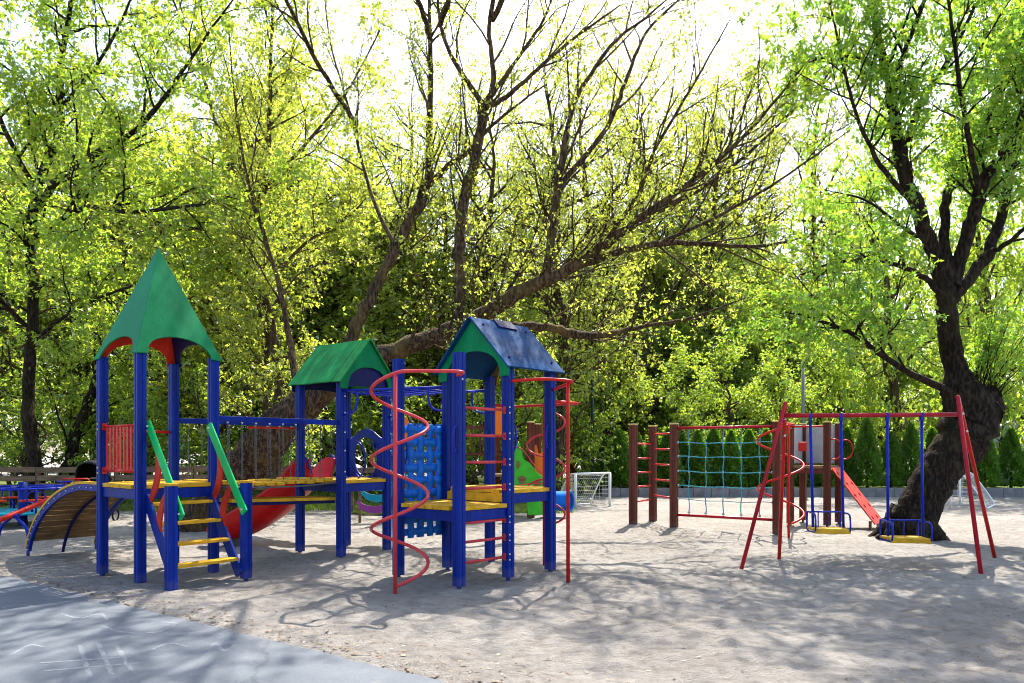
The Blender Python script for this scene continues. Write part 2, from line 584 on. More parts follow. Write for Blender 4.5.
def post(name, mat, parent, x, y, z0, z1, ang, w=0.1, foot=True, cap=None):
    w *= 1.14
    z0 = min(z0, 0.012)
    """square post with rounded corners and a groove down each face"""
    h = w / 2
    prof = [(h, -h + 0.014), (h, -0.012), (h - 0.009, -0.006), (h - 0.009, 0.006), (h, 0.012), (h, h - 0.014), (h - 0.004, h - 0.004)]
    pts = []
    for k in range(4):
        for (a, b) in prof:
            c, s_ = math.cos(R(90 * k)), math.sin(R(90 * k))
            pts.append((a * c - b * s_, a * s_ + b * c))
    u, v = ax(ang), ax(ang + 90)
    m = MB()
    base = np.array([x, y, z0])
    m.prism([base + a * u + b * v for a, b in pts], Z * (z1 - z0))
    if foot:
        m.box((x, y, z0 / 2 - 0.05), u * 0.02, v * 0.02, Z * (z0 / 2 + 0.05))
    o = m.build(name, mat, parent)
    if cap is not None:
        MB().box((x, y, z1 + 0.014), u * (h + 0.005), v * (h + 0.005), Z * 0.015).build('cap', cap, parent, 0.006)
    return o


BOLT = {}


def bolt(parent, mat, p, n, r=0.012):
    """one dome bolt head; every bolt is an object that shares its mesh"""
    p, n = np.asarray(p, float), np.asarray(n, float)
    n = n / np.linalg.norm(n)
    key = (mat.name, tuple(np.round(n, 3)), round(r, 4))
    if key not in BOLT:
        m = MB()
        m.disc(n * 0.004, n, r, 0.014, 10)
        m.ball(n * 0.010, r * 0.8, 8, 5)
        flat = [i for f in m.f for i in f]
        me = mesh_np('bolt', np.array(m.v), flat, [len(f) for f in m.f], m.sm)
        me.materials.append(mat)
        BOLT[key] = me
    o = bpy.data.objects.new('bolt', BOLT[key])
    COL.objects.link(o)
    o.parent = parent
    o.location = Vector(p) - world_loc(parent)


def bolts(parent, mat, p, n, up=0.03, r=0.011):
    for s in (-1, 1):
        bolt(parent, mat, np.asarray(p, float) + Z * up * s, n, r)


# ------------------------------------------------------------------ world, sun, camera
SUN_AZ, SUN_EL = 20.0, 55.0
wd = bpy.data.worlds.new('World')
SC.world = wd
wd.use_nodes = True
wn = wd.node_tree
bg = wn.nodes.get('Background') or wn.nodes.new('ShaderNodeBackground')
sky = wn.nodes.new('ShaderNodeTexSky')
sky.sky_type = 'NISHITA'
sky.sun_disc = False
sky.sun_elevation = R(SUN_EL)
sky.sun_rotation = R(SUN_AZ)
sky.altitude = 100
sky.air_density = 1.0
sky.dust_density = 2.5
sky.ozone_density = 1.0
wn.links.new(sky.outputs[0], bg.inputs[0])
bg.inputs[1].default_value = 0.15
sd = Vector((math.sin(R(SUN_AZ)) * math.cos(R(SUN_EL)), math.cos(R(SUN_AZ)) * math.cos(R(SUN_EL)), math.sin(R(SUN_EL))))
sl = bpy.data.lights.new('sun', 'SUN')
sl.energy = 4.2
sl.angle = R(0.53)
sl.color = (1.0, 0.95, 0.86)
so = bpy.data.objects.new('sun', sl)
COL.objects.link(so)
so.location = sd * 60
so.rotation_euler = sd.to_track_quat('Z', 'Y').to_euler()

cam = bpy.data.cameras.new('camera')
co = bpy.data.objects.new('camera', cam)
COL.objects.link(co)
co.location = (0, 0, EYE)
co.rotation_euler = (R(90), 0, 0)
cam.sensor_width = 36
cam.lens = F_PX / 1024 * 36
cam.shift_y = (HOR - 341.5) / 1024
cam.clip_start = 0.1
cam.clip_end = 2000
SC.camera = co
SC.view_settings.view_transform = 'Standard'
SC.view_settings.look = 'None'
SC.view_settings.gamma = 1
SC.view_settings.exposure = 1.72
SC.render.engine = 'CYCLES'
cy = SC.cycles
cy.max_bounces = 10
cy.diffuse_bounces = 8
cy.glossy_bounces = 2
cy.transmission_bounces = 8
cy.transparent_max_bounces = 4
cy.caustics_reflective = False
cy.caustics_refractive = False
cy.use_denoising = True
cy.pixel_filter_type = 'BLACKMAN_HARRIS'
cy.filter_width = 1.0
cy.use_adaptive_sampling = True
cy.adaptive_threshold = 0.02

# ------------------------------------------------------------------ ground
PA, PB = np.array([-6.55, 9.2]), np.array([-0.57, 4.99])      # edge of the path
PD = (PB - PA) / np.linalg.norm(PB - PA)
PN = np.array([PD[1], -PD[0]])                               # towards the path
if np.dot(PN, -PA) < 0:
    PN = -PN


def fbm(x, y, seed, octs):
    r = np.random.default_rng(seed)
    z = np.zeros_like(x)
    for (f, a) in octs:
        for _ in range(5):
            th, ph = r.uniform(0, 2 * PI, 2)
            ff = f * r.uniform(0.7, 1.4)
            z += a * np.sin(ff * (x * math.cos(th) + y * math.sin(th)) + ph + 0.7 * np.sin(0.6 * ff * (y * math.cos(th) - x * math.sin(th)) + 2 * ph)) / 5 ** 0.5
    return z


HOLLOWS = [(4.25, 10.15, 0.45, 0.07), (5.55, 9.95, 0.45, 0.07), (-3.3, 8.5, 0.4, 0.03), (-0.2, 8.7, 0.5, 0.035), (-1.3, 8.2, 0.4, 0.03), (0.7, 9.1, 0.35, 0.03), (-5.0, 12.7, 0.4, 0.04)]


def ground_z(x, y):
    x, y = np.asarray(x, float), np.asarray(y, float)
    z = fbm(x, y, 3, [(0.5, 0.02), (1.7, 0.012), (6.0, 0.008), (14.0, 0.008), (24.0, 0.006)])
    d = (x - PA[0]) * PN[0] + (y - PA[1]) * PN[1]            # >0 on the path side
    d = d - 0.05 - 0.08 * np.sin(3.1 * x + 1.3 * y) - 0.06 * np.sin(7.0 * x - 4 * y) - 0.03 * np.sin(23 * x + 17 * y)
    k = np.clip((d + 0.9) / 0.5, 0, 1)
    z = z * (1 - k) + (0.035 + z * 0.45) * k                  # sand banked up along the edge
    k2 = np.clip((d + 0.10) / 0.22, 0, 1)
    z = z * (1 - k2) - 0.03 * k2
    for (hx, hy, hr, hd) in HOLLOWS:
        z = z - hd * np.exp(-((x - hx) ** 2 + (y - hy) ** 2) / hr ** 2)
    far = np.clip((y - 17) / 4, 0, 1)
    z = z * (1 - far)
    far2 = np.clip((np.abs(x) - 14) / 4, 0, 1)
    return z * (1 - far2)


def make_ground():
    xs = np.concatenate([-np.geomspace(400, 16, 22), np.arange(-15, -9, 0.3), np.arange(-9, 11, 0.045), np.arange(11, 16, 0.3), np.geomspace(16.5, 400, 22)])
    ys = np.concatenate([-np.geomspace(300, 2, 14), np.arange(-1, 3.4, 0.4), np.arange(3.5, 11, 0.04), np.arange(11, 15, 0.09), np.arange(15, 30, 0.35), np.geomspace(30.5, 600, 24)])
    X, Y = np.meshgrid(xs, ys)
    Zz = ground_z(X, Y)
    # footprints and kicked-up crumbs
    r = np.random.default_rng(19)
    for q in range(1500):
        fx, fy = r.uniform(-8, 9.5), 4.0 + 11 * r.uniform() ** 1.3
        if (fx - PA[0]) * PN[0] + (fy - PA[1]) * PN[1] > -0.35:
            continue
        i0, i1 = np.searchsorted(xs, fx - 0.4), np.searchsorted(xs, fx + 0.4)
        j0, j1 = np.searchsorted(ys, fy - 0.4), np.searchsorted(ys, fy + 0.4)
        gx, gy = X[j0:j1, i0:i1] - fx, Y[j0:j1, i0:i1] - fy
        th = r.uniform(0, 2 * PI)
        a_ = gx * math.cos(th) + gy * math.sin(th)
        b_ = gy * math.cos(th) - gx * math.sin(th)
        if q % 3:
            e_ = (a_ / 0.13) ** 2 + (b_ / 0.055) ** 2
            Zz[j0:j1, i0:i1] += r.uniform(0.010, 0.024) * (-np.exp(-e_) + 0.45 * np.exp(-(np.sqrt(e_) - 1.5) ** 2 * 4))
        else:
            e_ = (a_ / r.uniform(0.05, 0.16)) ** 2 + (b_ / r.uniform(0.05, 0.1)) ** 2
            Zz[j0:j1, i0:i1] += r.uniform(0.008, 0.02) * np.exp(-e_)
    v = np.stack([X.ravel(), Y.ravel(), Zz.ravel()], 1)
    nx, ny = len(xs), len(ys)
    i, j = np.meshgrid(np.arange(nx - 1), np.arange(ny - 1))
    a = (j * nx + i).ravel()
    f = np.stack([a, a + 1, a + nx + 1, a + nx], 1)
    me = mesh_np('ground', v, f.ravel(), np.full(len(f), 4), np.ones(len(f), bool))
    me.materials.append(M['ground'])
    o = bpy.data.objects.new('ground', me)
    COL.objects.link(o)
    tag(o, kind='structure')


make_ground()


def make_path():
    m = MB()
    e0 = PA - PD * 9
    e1 = PB + PD * 5
    a, b = e0 + PN * 7, e1 + PN * 7
    n = 60
    edge = [e0 + (e1 - e0) * t for t in np.linspace(0, 1, n)]
    wob = 0.0 * np.sin(np.linspace(0, 40, n)) + RNG.normal(0, 0.008, n)
    poly = [V3(*(p + PN * w), -0.05) for p, w in zip(edge, wob)] + [V3(*b, -0.05), V3(*a, -0.05)]
    m.prism(poly, Z * 0.085)
    o = m.build('path', M['path'], None, 0.01)
    tag(o, kind='structure')
    # children's chalk scribbles
    r = random.Random(4)

    def ribbon(pts, w):
        pts = np.asarray(pts)
        mm = MB()
        t = np.gradient(pts, axis=0)
        t /= np.linalg.norm(t, axis=1)[:, None]
        nn = np.stack([-t[:, 1], t[:, 0]], 1)
        vs = []
        for p, q in zip(pts, nn):
            vs += [(*(p + q * w), 0.039), (*(p - q * w), 0.039)]
        mm.add(vs, [[2 * i, 2 * i + 1, 2 * i + 3, 2 * i + 2] for i in range(len(pts) - 1)])
        mm.build('chalk_mark', M['chalk'], o)

    def at(px, py):
        Y = EYE * F_PX / (py - HOR)
        return np.array([(px - 512) / F_PX * Y, Y])
    for line in (((40, 668), (130, 662)), ((45, 676), (140, 668)), ((80, 650), (90, 682)), ((98, 648), (112, 680)), ((116, 650), (132, 676)),
                 ((10, 660), (30, 650), (44, 652)), ((62, 618), (80, 622), (100, 618), (108, 624)), ((208, 654), (216, 648), (224, 656), (234, 650)),
                 ((102, 630), (125, 637), (160, 636), (175, 628), (160, 626)), ((0, 612), (20, 608), (40, 612)), ((150, 655), (170, 648), (190, 652))):
        p = np.array([at(*q) for q in line])
        ribbon(spline(np.c_[p, np.zeros(len(p))], 10)[:, :2], 0.016)


make_path()


def make_lawn():
    """thin trodden grass behind the sand"""
    n = 70
    top = []
    for i in range(n):
        x = -60 + 61.6 * i / (n - 1)
        y = 18.6 + 0.5 * math.sin(x * 0.9) + 0.35 * math.sin(x * 2.3 + 1) + 0.2 * math.sin(x * 5.1) + (1.6 if x < -5 else 0)
        top.append((x, y))
    m = MB()
    vs = [(x, y, 0.012) for x, y in top] + [(x, 46, 0.012) for x, y in top]
    m.add(vs, [[i, i + 1, n + i + 1, n + i] for i in range(n - 1)])
    o = m.build('lawn', M['lawn'])
    tag(o, kind='structure')
    # blades
    k = 26000
    x = RNG.uniform(-14, 1.6, k)
    y = 18.7 + RNG.exponential(3.0, k)
    x2 = RNG.uniform(4, 24, 5000)
    y2 = RNG.uniform(26.4, 33, 5000)
    cl = fbm(x, y, 5, [(1.2, 1.0), (3.0, 0.6)])
    kp = cl > -0.25
    x, y = np.concatenate([x[kp], x2]), np.concatenate([y[kp], y2])
    k = len(x)
    h = RNG.uniform(0.05, 0.17, k)
    th = RNG.uniform(0, 2 * PI, k)
    w = RNG.uniform(0.008, 0.018, k)
    dx, dy = np.cos(th) * w, np.sin(th) * w
    lx, ly = RNG.normal(0, 0.05, k), RNG.normal(0, 0.05, k)
    v = np.zeros((k, 3, 3))
    z0 = np.where(np.arange(k) < kp.sum(), 0.01, 0.33)
    v[:, 0] = np.stack([x - dx, y - dy, z0], 1)
    v[:, 1] = np.stack([x + dx, y + dy, z0], 1)
    v[:, 2] = np.stack([x + lx, y + ly, z0 + h], 1)
    me = mesh_np('grass', v.reshape(-1, 3), np.arange(3 * k), np.full(k, 3))
    me.materials.append(M['grass'])
    g = bpy.data.objects.new('grass', me)
    COL.objects.link(g)
    tag(g, 'short spring grass growing behind the sand of the playground', 'grass', kind='stuff')


make_lawn()


def make_litter():
    """dry leaves and twig bits, thickest along the path edge"""
    k = 1500
    t = RNG.uniform(-6, 10, k)
    d = -np.abs(RNG.exponential(0.22, k)) - 0.02
    x = PA[0] + PD[0] * t + PN[0] * d
    y = PA[1] + PD[1] * t + PN[1] * d
    x2, y2 = RNG.uniform(-9, 9, 1500), RNG.uniform(4.5, 16, 1500)
    dd = (x2 - PA[0]) * PN[0] + (y2 - PA[1]) * PN[1]
    x2, y2 = x2[dd < -0.1], y2[dd < -0.1]
    x, y = np.concatenate([x, x2]), np.concatenate([y, y2])
    k = len(x)
    z = ground_z(x, y) + 0.006
    th = RNG.uniform(0, 2 * PI, k)
    L = RNG.uniform(0.008, 0.032, k)
    w = L * RNG.uniform(0.15, 0.6, k)
    c, s_ = np.cos(th), np.sin(th)
    v = np.zeros((k, 4, 3))
    for q, (a, b) in enumerate(((-1, 0), (0, -1), (1, 0), (0, 1))):
        v[:, q, 0] = x + a * L * c - b * w * s_
        v[:, q, 1] = y + a * L * s_ + b * w * c
        v[:, q, 2] = z + RNG.uniform(0, 0.008, k)
    me = mesh_np('fallen_leaves', v.reshape(-1, 3), np.arange(4 * k), np.full(k, 4))
    me.materials.append(M['litter'])
    o = bpy.data.objects.new('fallen_leaves', me)
    COL.objects.link(o)
    tag(o, 'dry leaf bits scattered on the sand along the path edge', 'leaves', kind='stuff')


make_litter()

# ------------------------------------------------------------------ the play structure
PS = thing('play_structure', (-2.4, 10.0, 0), 'large blue play structure of three roofed towers joined by a chain bridge and overhead bars', 'play structure')

# ---- tower with the green pyramid roof
a1 = 52.0
u1, v1 = ax(a1), ax(a1 + 90)
F1 = V3(-4.54, 8.79, 0)
SU, SV = 0.95, 1.05
R1, L1, B1 = F1 + SU * u1, F1 + SV * v1, F1 + SU * u1 + SV * v1
c1 = F1 + u1 * SU / 2 + v1 * SV / 2
T1 = tag(empty('tower', c1, PS), 'tower under a tall green pyramid roof')
for p in (F1, R1, L1, B1):
    post('post', M['blue'], T1, p[0], p[1], 0.03, 2.84, a1)


def deck(parent, o, u, v, su, sv, z, n, mat=None, along='u', inset=0.055, frame_h=0.13, th=0.05):
    """boards with thin gaps on a blue frame"""
    m = MB()
    for i in range(n):
        if along == 'u':
            wv = (sv - 2 * 0.0 + 0.08) / n
            c = o + u * su / 2 + v * (-0.04 + wv * (i + 0.5)) + Z * (z - th / 2 + RNG.normal(0, 0.0015))
            m.box(c, u * (su / 2 + (0.052 if 0 < i < n - 1 else -inset)), v * (wv / 2 - 0.004), Z * th / 2)
        else:
            wu = (su + 0.08) / n
            c = o + v * sv / 2 + u * (-0.04 + wu * (i + 0.5)) + Z * (z - th / 2 + RNG.normal(0, 0.0015))
            m.box(c, u * (wu / 2 - 0.004), v * (sv / 2 + (0.052 if 0 < i < n - 1 else -inset)), Z * th / 2)
    m.build('deck', mat or M['yellow'], parent, 0.004)
    f = MB()
    zz = z - th - frame_h / 2 - 0.002
    for q in (0, 1):
        f.box(o + u * su / 2 + v * sv * q + Z * zz, u * (su / 2 - 0.052), v * 0.02, Z * frame_h / 2)
        f.box(o + v * sv / 2 + u * su * q + Z * zz, v * (sv / 2 - 0.052), u * 0.02, Z * frame_h / 2)
    f.build('deck_frame', M['blue'], parent, 0.004)


deck(T1, F1, u1, v1, SU, SV, 1.2, 7)


def arched(c0, cr, apex, inset, h, n=16):
    """roof face: corner, arch, corner, apex"""
    poly = [c0]
    d = cr - c0
    mid = (c0 + cr) / 2
    updir = apex - mid
    updir = updir / np.linalg.norm(updir)
    for i in range(n + 1):
        th = PI - PI * i / n
        poly.append(mid + d / 2 * (1 - inset) * math.cos(th) + updir * (0.012 + h * math.sin(th) ** 0.85))
    poly.append(cr)
    poly.append(apex)
    return poly


roof_empty_mats = [M['green'], M['navy'], M['red_board'], M['green']]
apex = c1 + Z * 4.30
ex = 0.085
cs = [F1 - ex * (u1 + v1) + Z * 2.80, R1 + ex * (u1 - v1) + Z * 2.80, B1 + ex * (u1 + v1) + Z * 2.80, L1 + ex * (v1 - u1) + Z * 2.80]
for i in range(4):
    a, b = cs[i], cs[(i + 1) % 4]
    poly = arched(a, b, apex, 0.27, 0.27)
    nrm = np.cross(b - a, apex - a)
    nrm /= np.linalg.norm(nrm)
    if np.dot(nrm, (a + b) / 2 - c1) < 0:
        nrm = -nrm
    m = MB()
    m.prism(poly, -nrm * 0.018)
    m.build('roof_panel', roof_empty_mats[i], T1, 0.003)
# red barred railing on the left face
m = MB()
p, q = L1 - v1 * 0.075, F1 + v1 * 0.07
for z in (1.36, 1.93):
    m.tube([p + Z * z, q + Z * z], 0.017, 8)
for i in range(9):
    t = (i + 0.7) / 9.4
    m.box(p + (q - p) * t + Z * 1.645, v1 * 0.022, u1 * 0.007, Z * 0.285)
m.build('railing', M['red'], T1)
for z in (1.36, 1.93):
    for pp, s in ((L1, -1), (F1, 1)):
        MB().box(pp + v1 * s * 0.06 + Z * z, u1 * 0.03, v1 * 0.012, Z * 0.045).build('railing_bracket', M['red'], T1, 0.004)
for z in (1.36, 1.93):
    bolts(T1, M['cap'], L1 - u1 * 0.052 + Z * z, -u1, 0.035, 0.014)
MB().tube([L1 + u1 * 0.05 + Z * 1.88, B1 - u1 * 0.05 + Z * 1.88], 0.018, 8).build('rail', M['red'], T1)

# ---- stairs
ST = tag(empty('stairs', (F1 + R1) / 2 - v1 * 0.4, PS), 'yellow treads between green handrails')
nl = F1 - v1 * 0.80 - u1 * 0.02
nr = R1 - v1 * 0.74 + u1 * 0.02
for p in (nl, nr):
    post('newel', M['blue'], ST, p[0], p[1], 0.02, 1.21, a1, 0.1, True, M['yellow'])
for p, q in ((F1, nl), (R1, nr)):
    s = 1 if p is F1 else -1
    off = u1 * 0.065 * s
    m = MB()
    a = p + off - v1 * 0.02 + Z * 1.04
    b = q + off + v1 * 0.04 + Z * 0.06
    m.beam(a, b, 0.035, 0.15)
    m.build('stringer', M['blue'], ST, 0.005)
    m = MB()
    a = p + off * 1.25 - v1 * 0.03 + Z * 1.96
    b = q + off * 1.25 - v1 * 0.10 + Z * 0.84
    m.beam(a, b, 0.03, 0.125)
    m.build('handrail', M['bright_green'], ST, 0.012)
    for e in (0.04, 0.96):
        bolt(ST, M['bolt'], a + (b - a) * e - v1 * 0.0 + u1 * s * 0.0 - u1 * 0.018, -u1, 0.014)
    for t, flip in ((0.30, 1), (0.66, -1)):
        ctr = a + (b - a) * t
        low = p + off + (q - p) * (t - 0.2) + Z * (1.04 - 0.98 * (t - 0.2))
        pts = []
        hi = ctr - Z * 0.03
        for k in range(11):
            f = k / 10
            pts.append(hi + (low - hi) * f + (-v1) * flip * 0.10 * math.sin(f * PI))
        prof = []
        wv = [0.048 + 0.016 * math.sin(PI * k / 10) for k in range(11)]
        left = [pt + v1 * w_ for pt, w_ in zip(pts, wv)]
        right = [pt - v1 * w_ for pt, w_ in zip(pts, wv)]
        m = MB()
        m.prism([g - u1 * 0.011 for g in left + right[::-1]], u1 * 0.022)
        m.build('baluster', M['red_board'], ST, 0.004)
for i in range(4):
    z = 0.96 - 0.235 * i
    t = 0.085 + 0.24 * i
    a = F1 - v1 * t * 0.82 + u1 * 0.085 + Z * z
    b = R1 - v1 * t * 0.80 - u1 * 0.085 + Z * z
    m = MB()
    m.beam(a, b, 0.17, 0.038)
    m.build('tread', M['yellow'], ST, 0.006)

# ---- curved climbing arch on the left
CA = tag(empty('climbing_arch', (L1 + B1) / 2 + v1 * 1.3, PS), 'curved plank ramp with yellow edges')
NA = 34
tt = [0.02 + 0.45 * i / 6 for i in range(6)] + [0.5 + 2.08 * math.sin(PI / 2 * i / (NA - 6)) for i in range(NA - 5)]


def arch_z(t):
    return 1.17 if t < 0.5 else 1.17 * max(0, 1 - ((t - 0.5) / 2.1) ** 1.75) ** 0.571


cent = [(t, arch_z(t)) for t in tt]
for side in (0, 1):
    o = L1 + u1 * SU * side + u1 * (-0.01 if side == 0 else 0.01)
    line = np.array([o + v1 * t + Z * z for t, z in cent])
    tg = np.gradient(line, axis=0)
    tg /= np.linalg.norm(tg, axis=1)[:, None]
    nn = np.cross(u1, tg)
    nn *= np.where(nn[:, 2] < 0, -1, 1)[:, None]

    def strip(o0, o1, wd_, name, mat):
        vs, fs = [], []
        for p_, n_ in zip(line, nn):
            for (du, dn) in ((-wd_, o0), (wd_, o0), (wd_, o1), (-wd_, o1)):
                vs.append(p_ + u1 * du + n_ * dn)
        k = len(line)
        for i in range(k - 1):
            for c in range(4):
                c2 = (c + 1) % 4
                fs.append([4 * i + c, 4 * i + c2, 4 * i + 4 + c2, 4 * i + 4 + c])
        fs += [[3, 2, 1, 0], [4 * k - 4, 4 * k - 3, 4 * k - 2, 4 * k - 1]]
        mm = MB()
        mm.add(vs, fs)
        mm.build(name, mat, CA)
    strip(-0.085, -0.002, 0.022, 'rail', M['blue'])
    strip(0.0, 0.034, 0.03, 'edge_strip', M['yellow'])
    MB().tube([line[-3] - Z * 0.05, line[-1] - Z * 0.12], 0.022, 8).build('leg', M['blue'], CA)
m = MB()
arc = np.array([[t, z] for t, z in cent])
sl_ = np.r_[0, np.cumsum(np.linalg.norm(np.diff(arc, axis=0), axis=1))]
npl = 19
for i in range(npl):
    s0 = sl_[-1] * (i + 0.5) / npl
    if s0 > sl_[-1] * 0.97:
        continue
    t = np.interp(s0, sl_, arc[:, 0])
    z = np.interp(s0, sl_, arc[:, 1])
    t2 = np.interp(min(s0 + 0.05, sl_[-1]), sl_, arc[:, 0])
    z2 = np.interp(min(s0 + 0.05, sl_[-1]), sl_, arc[:, 1])
    d = v1 * (t2 - t) + Z * (z2 - z)
    d /= np.linalg.norm(d)
    n_ = np.cross(u1, d)
    if n_[2] < 0:
        n_ = -n_
    m.box(L1 + u1 * SU / 2 + v1 * t + Z * z - n_ * 0.03, u1 * (SU / 2 - 0.035), d * (sl_[-1] / npl / 2 - 0.011), n_ * 0.016)
m.build('plank_surface', M['wood'], CA, 0.003)
m = MB()
mid = np.array([L1 + u1 * SU / 2 + v1 * t + Z * (z - 0.09) for t, z in cent[4:]])
m.tube(mid, 0.024, 6)
m.build('underside_bar', M['navy'], CA)
for i in range(3, len(cent), 2):
    t, z = cent[i]
    bolt(CA, M['bolt'], L1 + v1 * t - u1 * 0.034 + Z * (z - 0.045 * max(0.2, z / 1.17)) - v1 * 0.05 * (1 - z / 1.17), -u1, 0.008)

# ---- tower with the green plank roof
a2 = 54.0
u2, v2 = ax(a2), ax(a2 + 90)
N2 = V3(-2.605, 10.97, 0)
S2U, S2V = 0.96, 0.98
E2, W2, X2 = N2 + S2U * u2, N2 + S2V * v2, N2 + S2U * u2 + S2V * v2
c2 = (N2 + X2) / 2
T2 = tag(empty('tower', c2, PS), 'tower under a green plank gable roof')
for p in (N2, E2, W2, X2):
    post('post', M['blue'], T2, p[0], p[1], 0.03, 2.74, a2)
deck(T2, N2, u2, v2, S2U, S2V, 1.17, 7)


def gable_roof(parent, c, along, across, ln, hw, z_eave, z_ridge, mat, planks, over=0.12, th=0.022, under=None):
    """two slopes; along = ridge direction"""
    slope = []
    for s in (-1, 1):
        m = MB()
        e = c + across * s * hw + Z * z_eave
        r = c + Z * z_ridge + across * s * 0.006
        d = (r - e)
        L_ = np.linalg.norm(d)
        d = d / L_
        n_ = np.cross(along, d)
        n_ /= np.linalg.norm(n_)
        if n_[2] < 0:
            n_ = -n_
        if planks > 1:
            for i in range(planks):
                w_ = 2 * (ln / 2 + over) / planks
                m.box((e + r) / 2 + along * (-(ln / 2 + over) + w_ * (i + 0.5)) + n_ * (th / 2 + RNG.normal(0, 0.002)) - d * RNG.uniform(0, 0.012), d * L_ / 2, along * (w_ / 2 - 0.002), n_ * th / 2)
        else:
            m.box((e + r) / 2 + n_ * th / 2, d * L_ / 2, along * (ln / 2 + over), n_ * th / 2)
        m.build('roof_slope', mat, parent, 0.003)


def gable_board(parent, c, across, outn, hw, z_low, z_eave, z_ridge, mat, inset=0.16, h=0.42, th=0.02):
    poly = []
    ow = hw
    poly += [c - across * ow + Z * (z_eave + 0.0), c + Z * (z_ridge - 0.012), c + across * ow + Z * z_eave]
    poly += [c + across * ow * 0.98 + Z * z_low]
    for i in range(17):
        th_ = PI * i / 16
        poly.append(c + across * (ow - inset) * math.cos(th_) + Z * (z_low + 0.005 + h * math.sin(th_) ** 0.8))
    poly += [c - across * ow * 0.98 + Z * z_low]
    m = MB()
    m.prism(poly, outn * th)
    m.build('gable', mat, parent, 0.003)


gable_roof(T2, c2, v2, u2, S2V, 0.60, 2.66, 3.36, M['green_plank'], 6, 0.14)
gable_board(T2, (N2 + E2) / 2 - v2 * 0.10, u2, v2 * 1.0, 0.575, 2.56, 2.68, 3.35, M['green'], 0.15, 0.36)
gable_board(T2, (N2 + E2) / 2 - v2 * 0.06, u2, v2 * 1.0, 0.56, 2.56, 2.67, 3.33, M['navy'], 0.15, 0.06, 0.012)
gable_board(T2, (W2 + X2) / 2 + v2 * 0.10, u2, -v2 * 1.0, 0.575, 2.56, 2.68, 3.35, M['navy'], 0.15, 0.06)
# panel with the round crawl hole on the far right side
pc = (E2 + X2) / 2 + Z * 1.53
hw_, zlo, ztop = S2V / 2 - 0.052, 1.185, 1.83
m = MB()
K = 64
inn, outr = [], []
for i in range(K):
    th = 2 * PI * i / K
    cx, cz = math.cos(th), math.sin(th)
    inn.append((0.29 * cx, 0.33 * cz - 0.01))
    # rectangle with a hump on top
    tx = hw_ / abs(cx) if abs(cx) > 1e-6 else 9
    tz = (ztop - 1.53) / cz if cz > 1e-6 else (1.53 - zlo) / -cz if cz < -1e-6 else 9
    t = min(tx, tz)
    x, z = t * cx, t * cz
    if cz > 0 and tz < tx:
        z += 0.16 * math.cos(min(1, abs(x) / (hw_ * 0.8)) * PI / 2)
    outr.append((x, z))
vs = []
for dep in (-0.012, 0.012):
    for ring in (inn, outr):
        vs += [pc + v2 * x + Z * z + u2 * dep for x, z in ring]
fs = []
for i in range(K):
    j = (i + 1) % K
    fs.append([i, K + i, K + j, j])
    fs.append([2 * K + j, 3 * K + j, 3 * K + i, 2 * K + i])
    fs.append([i, j, 2 * K + j, 2 * K + i])
    fs.append([K + j, K + i, 3 * K + i, 3 * K + j])
m.add(vs, fs)
m.build('crawl_hole_panel', M['blue'], T2)
for s in (0.0, 0.26):
    pts = [pc + v2 * (0.30 * math.cos(th) - 0.02) + Z * (0.33 * math.sin(th) - 0.06) - u2 * (0.05 + s) for th in np.linspace(PI * 0.62, PI * 1.75, 18)]
    MB().tube(pts, 0.013, 8).build('hoop', M['blue_tube'], T2)
for z in (1.3, 1.62, 1.9, 2.2, 2.45):
    for p in (E2, N2):
        bolt(T2, M['bolt'], p - v2 * 0.052 + u2 * 0.028 + Z * z, -v2)

# ---- chain bridge between them
SB = tag(empty('chain_bridge', (R1 + N2 + B1 + W2) / 4, PS), 'wobbly plank bridge hung on chains')


def chain_mesh(length, link=0.052):
    m = MB()
    k = int(length / (link * 0.72))
    for i in range(k):
        zc = -link * 0.36 - i * length / k
        a, b = (V3(1, 0, 0), V3(0, 1, 0)) if i % 2 else (V3(0, 1, 0), V3(1, 0, 0))
        pts = [a * 0.011 * math.cos(t) + Z * (zc + link / 2 * math.sin(t)) for t in np.linspace(0, 2 * PI, 9)[:-1]]
        m.tube(pts, 0.0036, 5, closed=True)
    return m


chain0 = None
nb = 9
for (pa, pb) in ((R1, N2), (B1, W2)):
    d = (pb - pa) / np.linalg.norm(pb - pa)
    a, b = pa + d * 0.07, pb - d * 0.07
    MB().beam(a + Z * 2.045, b + Z * 2.045, 0.045, 0.075).build('beam', M['blue'], SB, 0.006)
    if pa is B1:
        MB().tube([a + Z * 1.975 + d * 1.0, b + Z * 1.975], 0.016, 8).build('rail', M['red'], SB)
    for i in range(nb):
        t = (i + 0.6) / nb
        p = a + (b - a) * t
        bolt(SB, M['bolt'], p + Z * 2.005, -Z, 0.016)
        if chain0 is None:
            chain0 = chain_mesh(0.80).build('chain', M['steel'], SB)
            chain0.location = Vector(p + Z * 2.0) - world_loc(SB)
            for vtx in chain0.data.vertices:
                vtx.co += world_loc(SB)
        else:
            c = chain0.copy()
            COL.objects.link(c)
            c.parent = SB
            c.location = Vector(p + Z * 2.0) - world_loc(SB)
            c.rotation_euler = (R(random.uniform(-2, 2)), R(random.uniform(-2, 2)), random.uniform(0, 3))
npk = 11
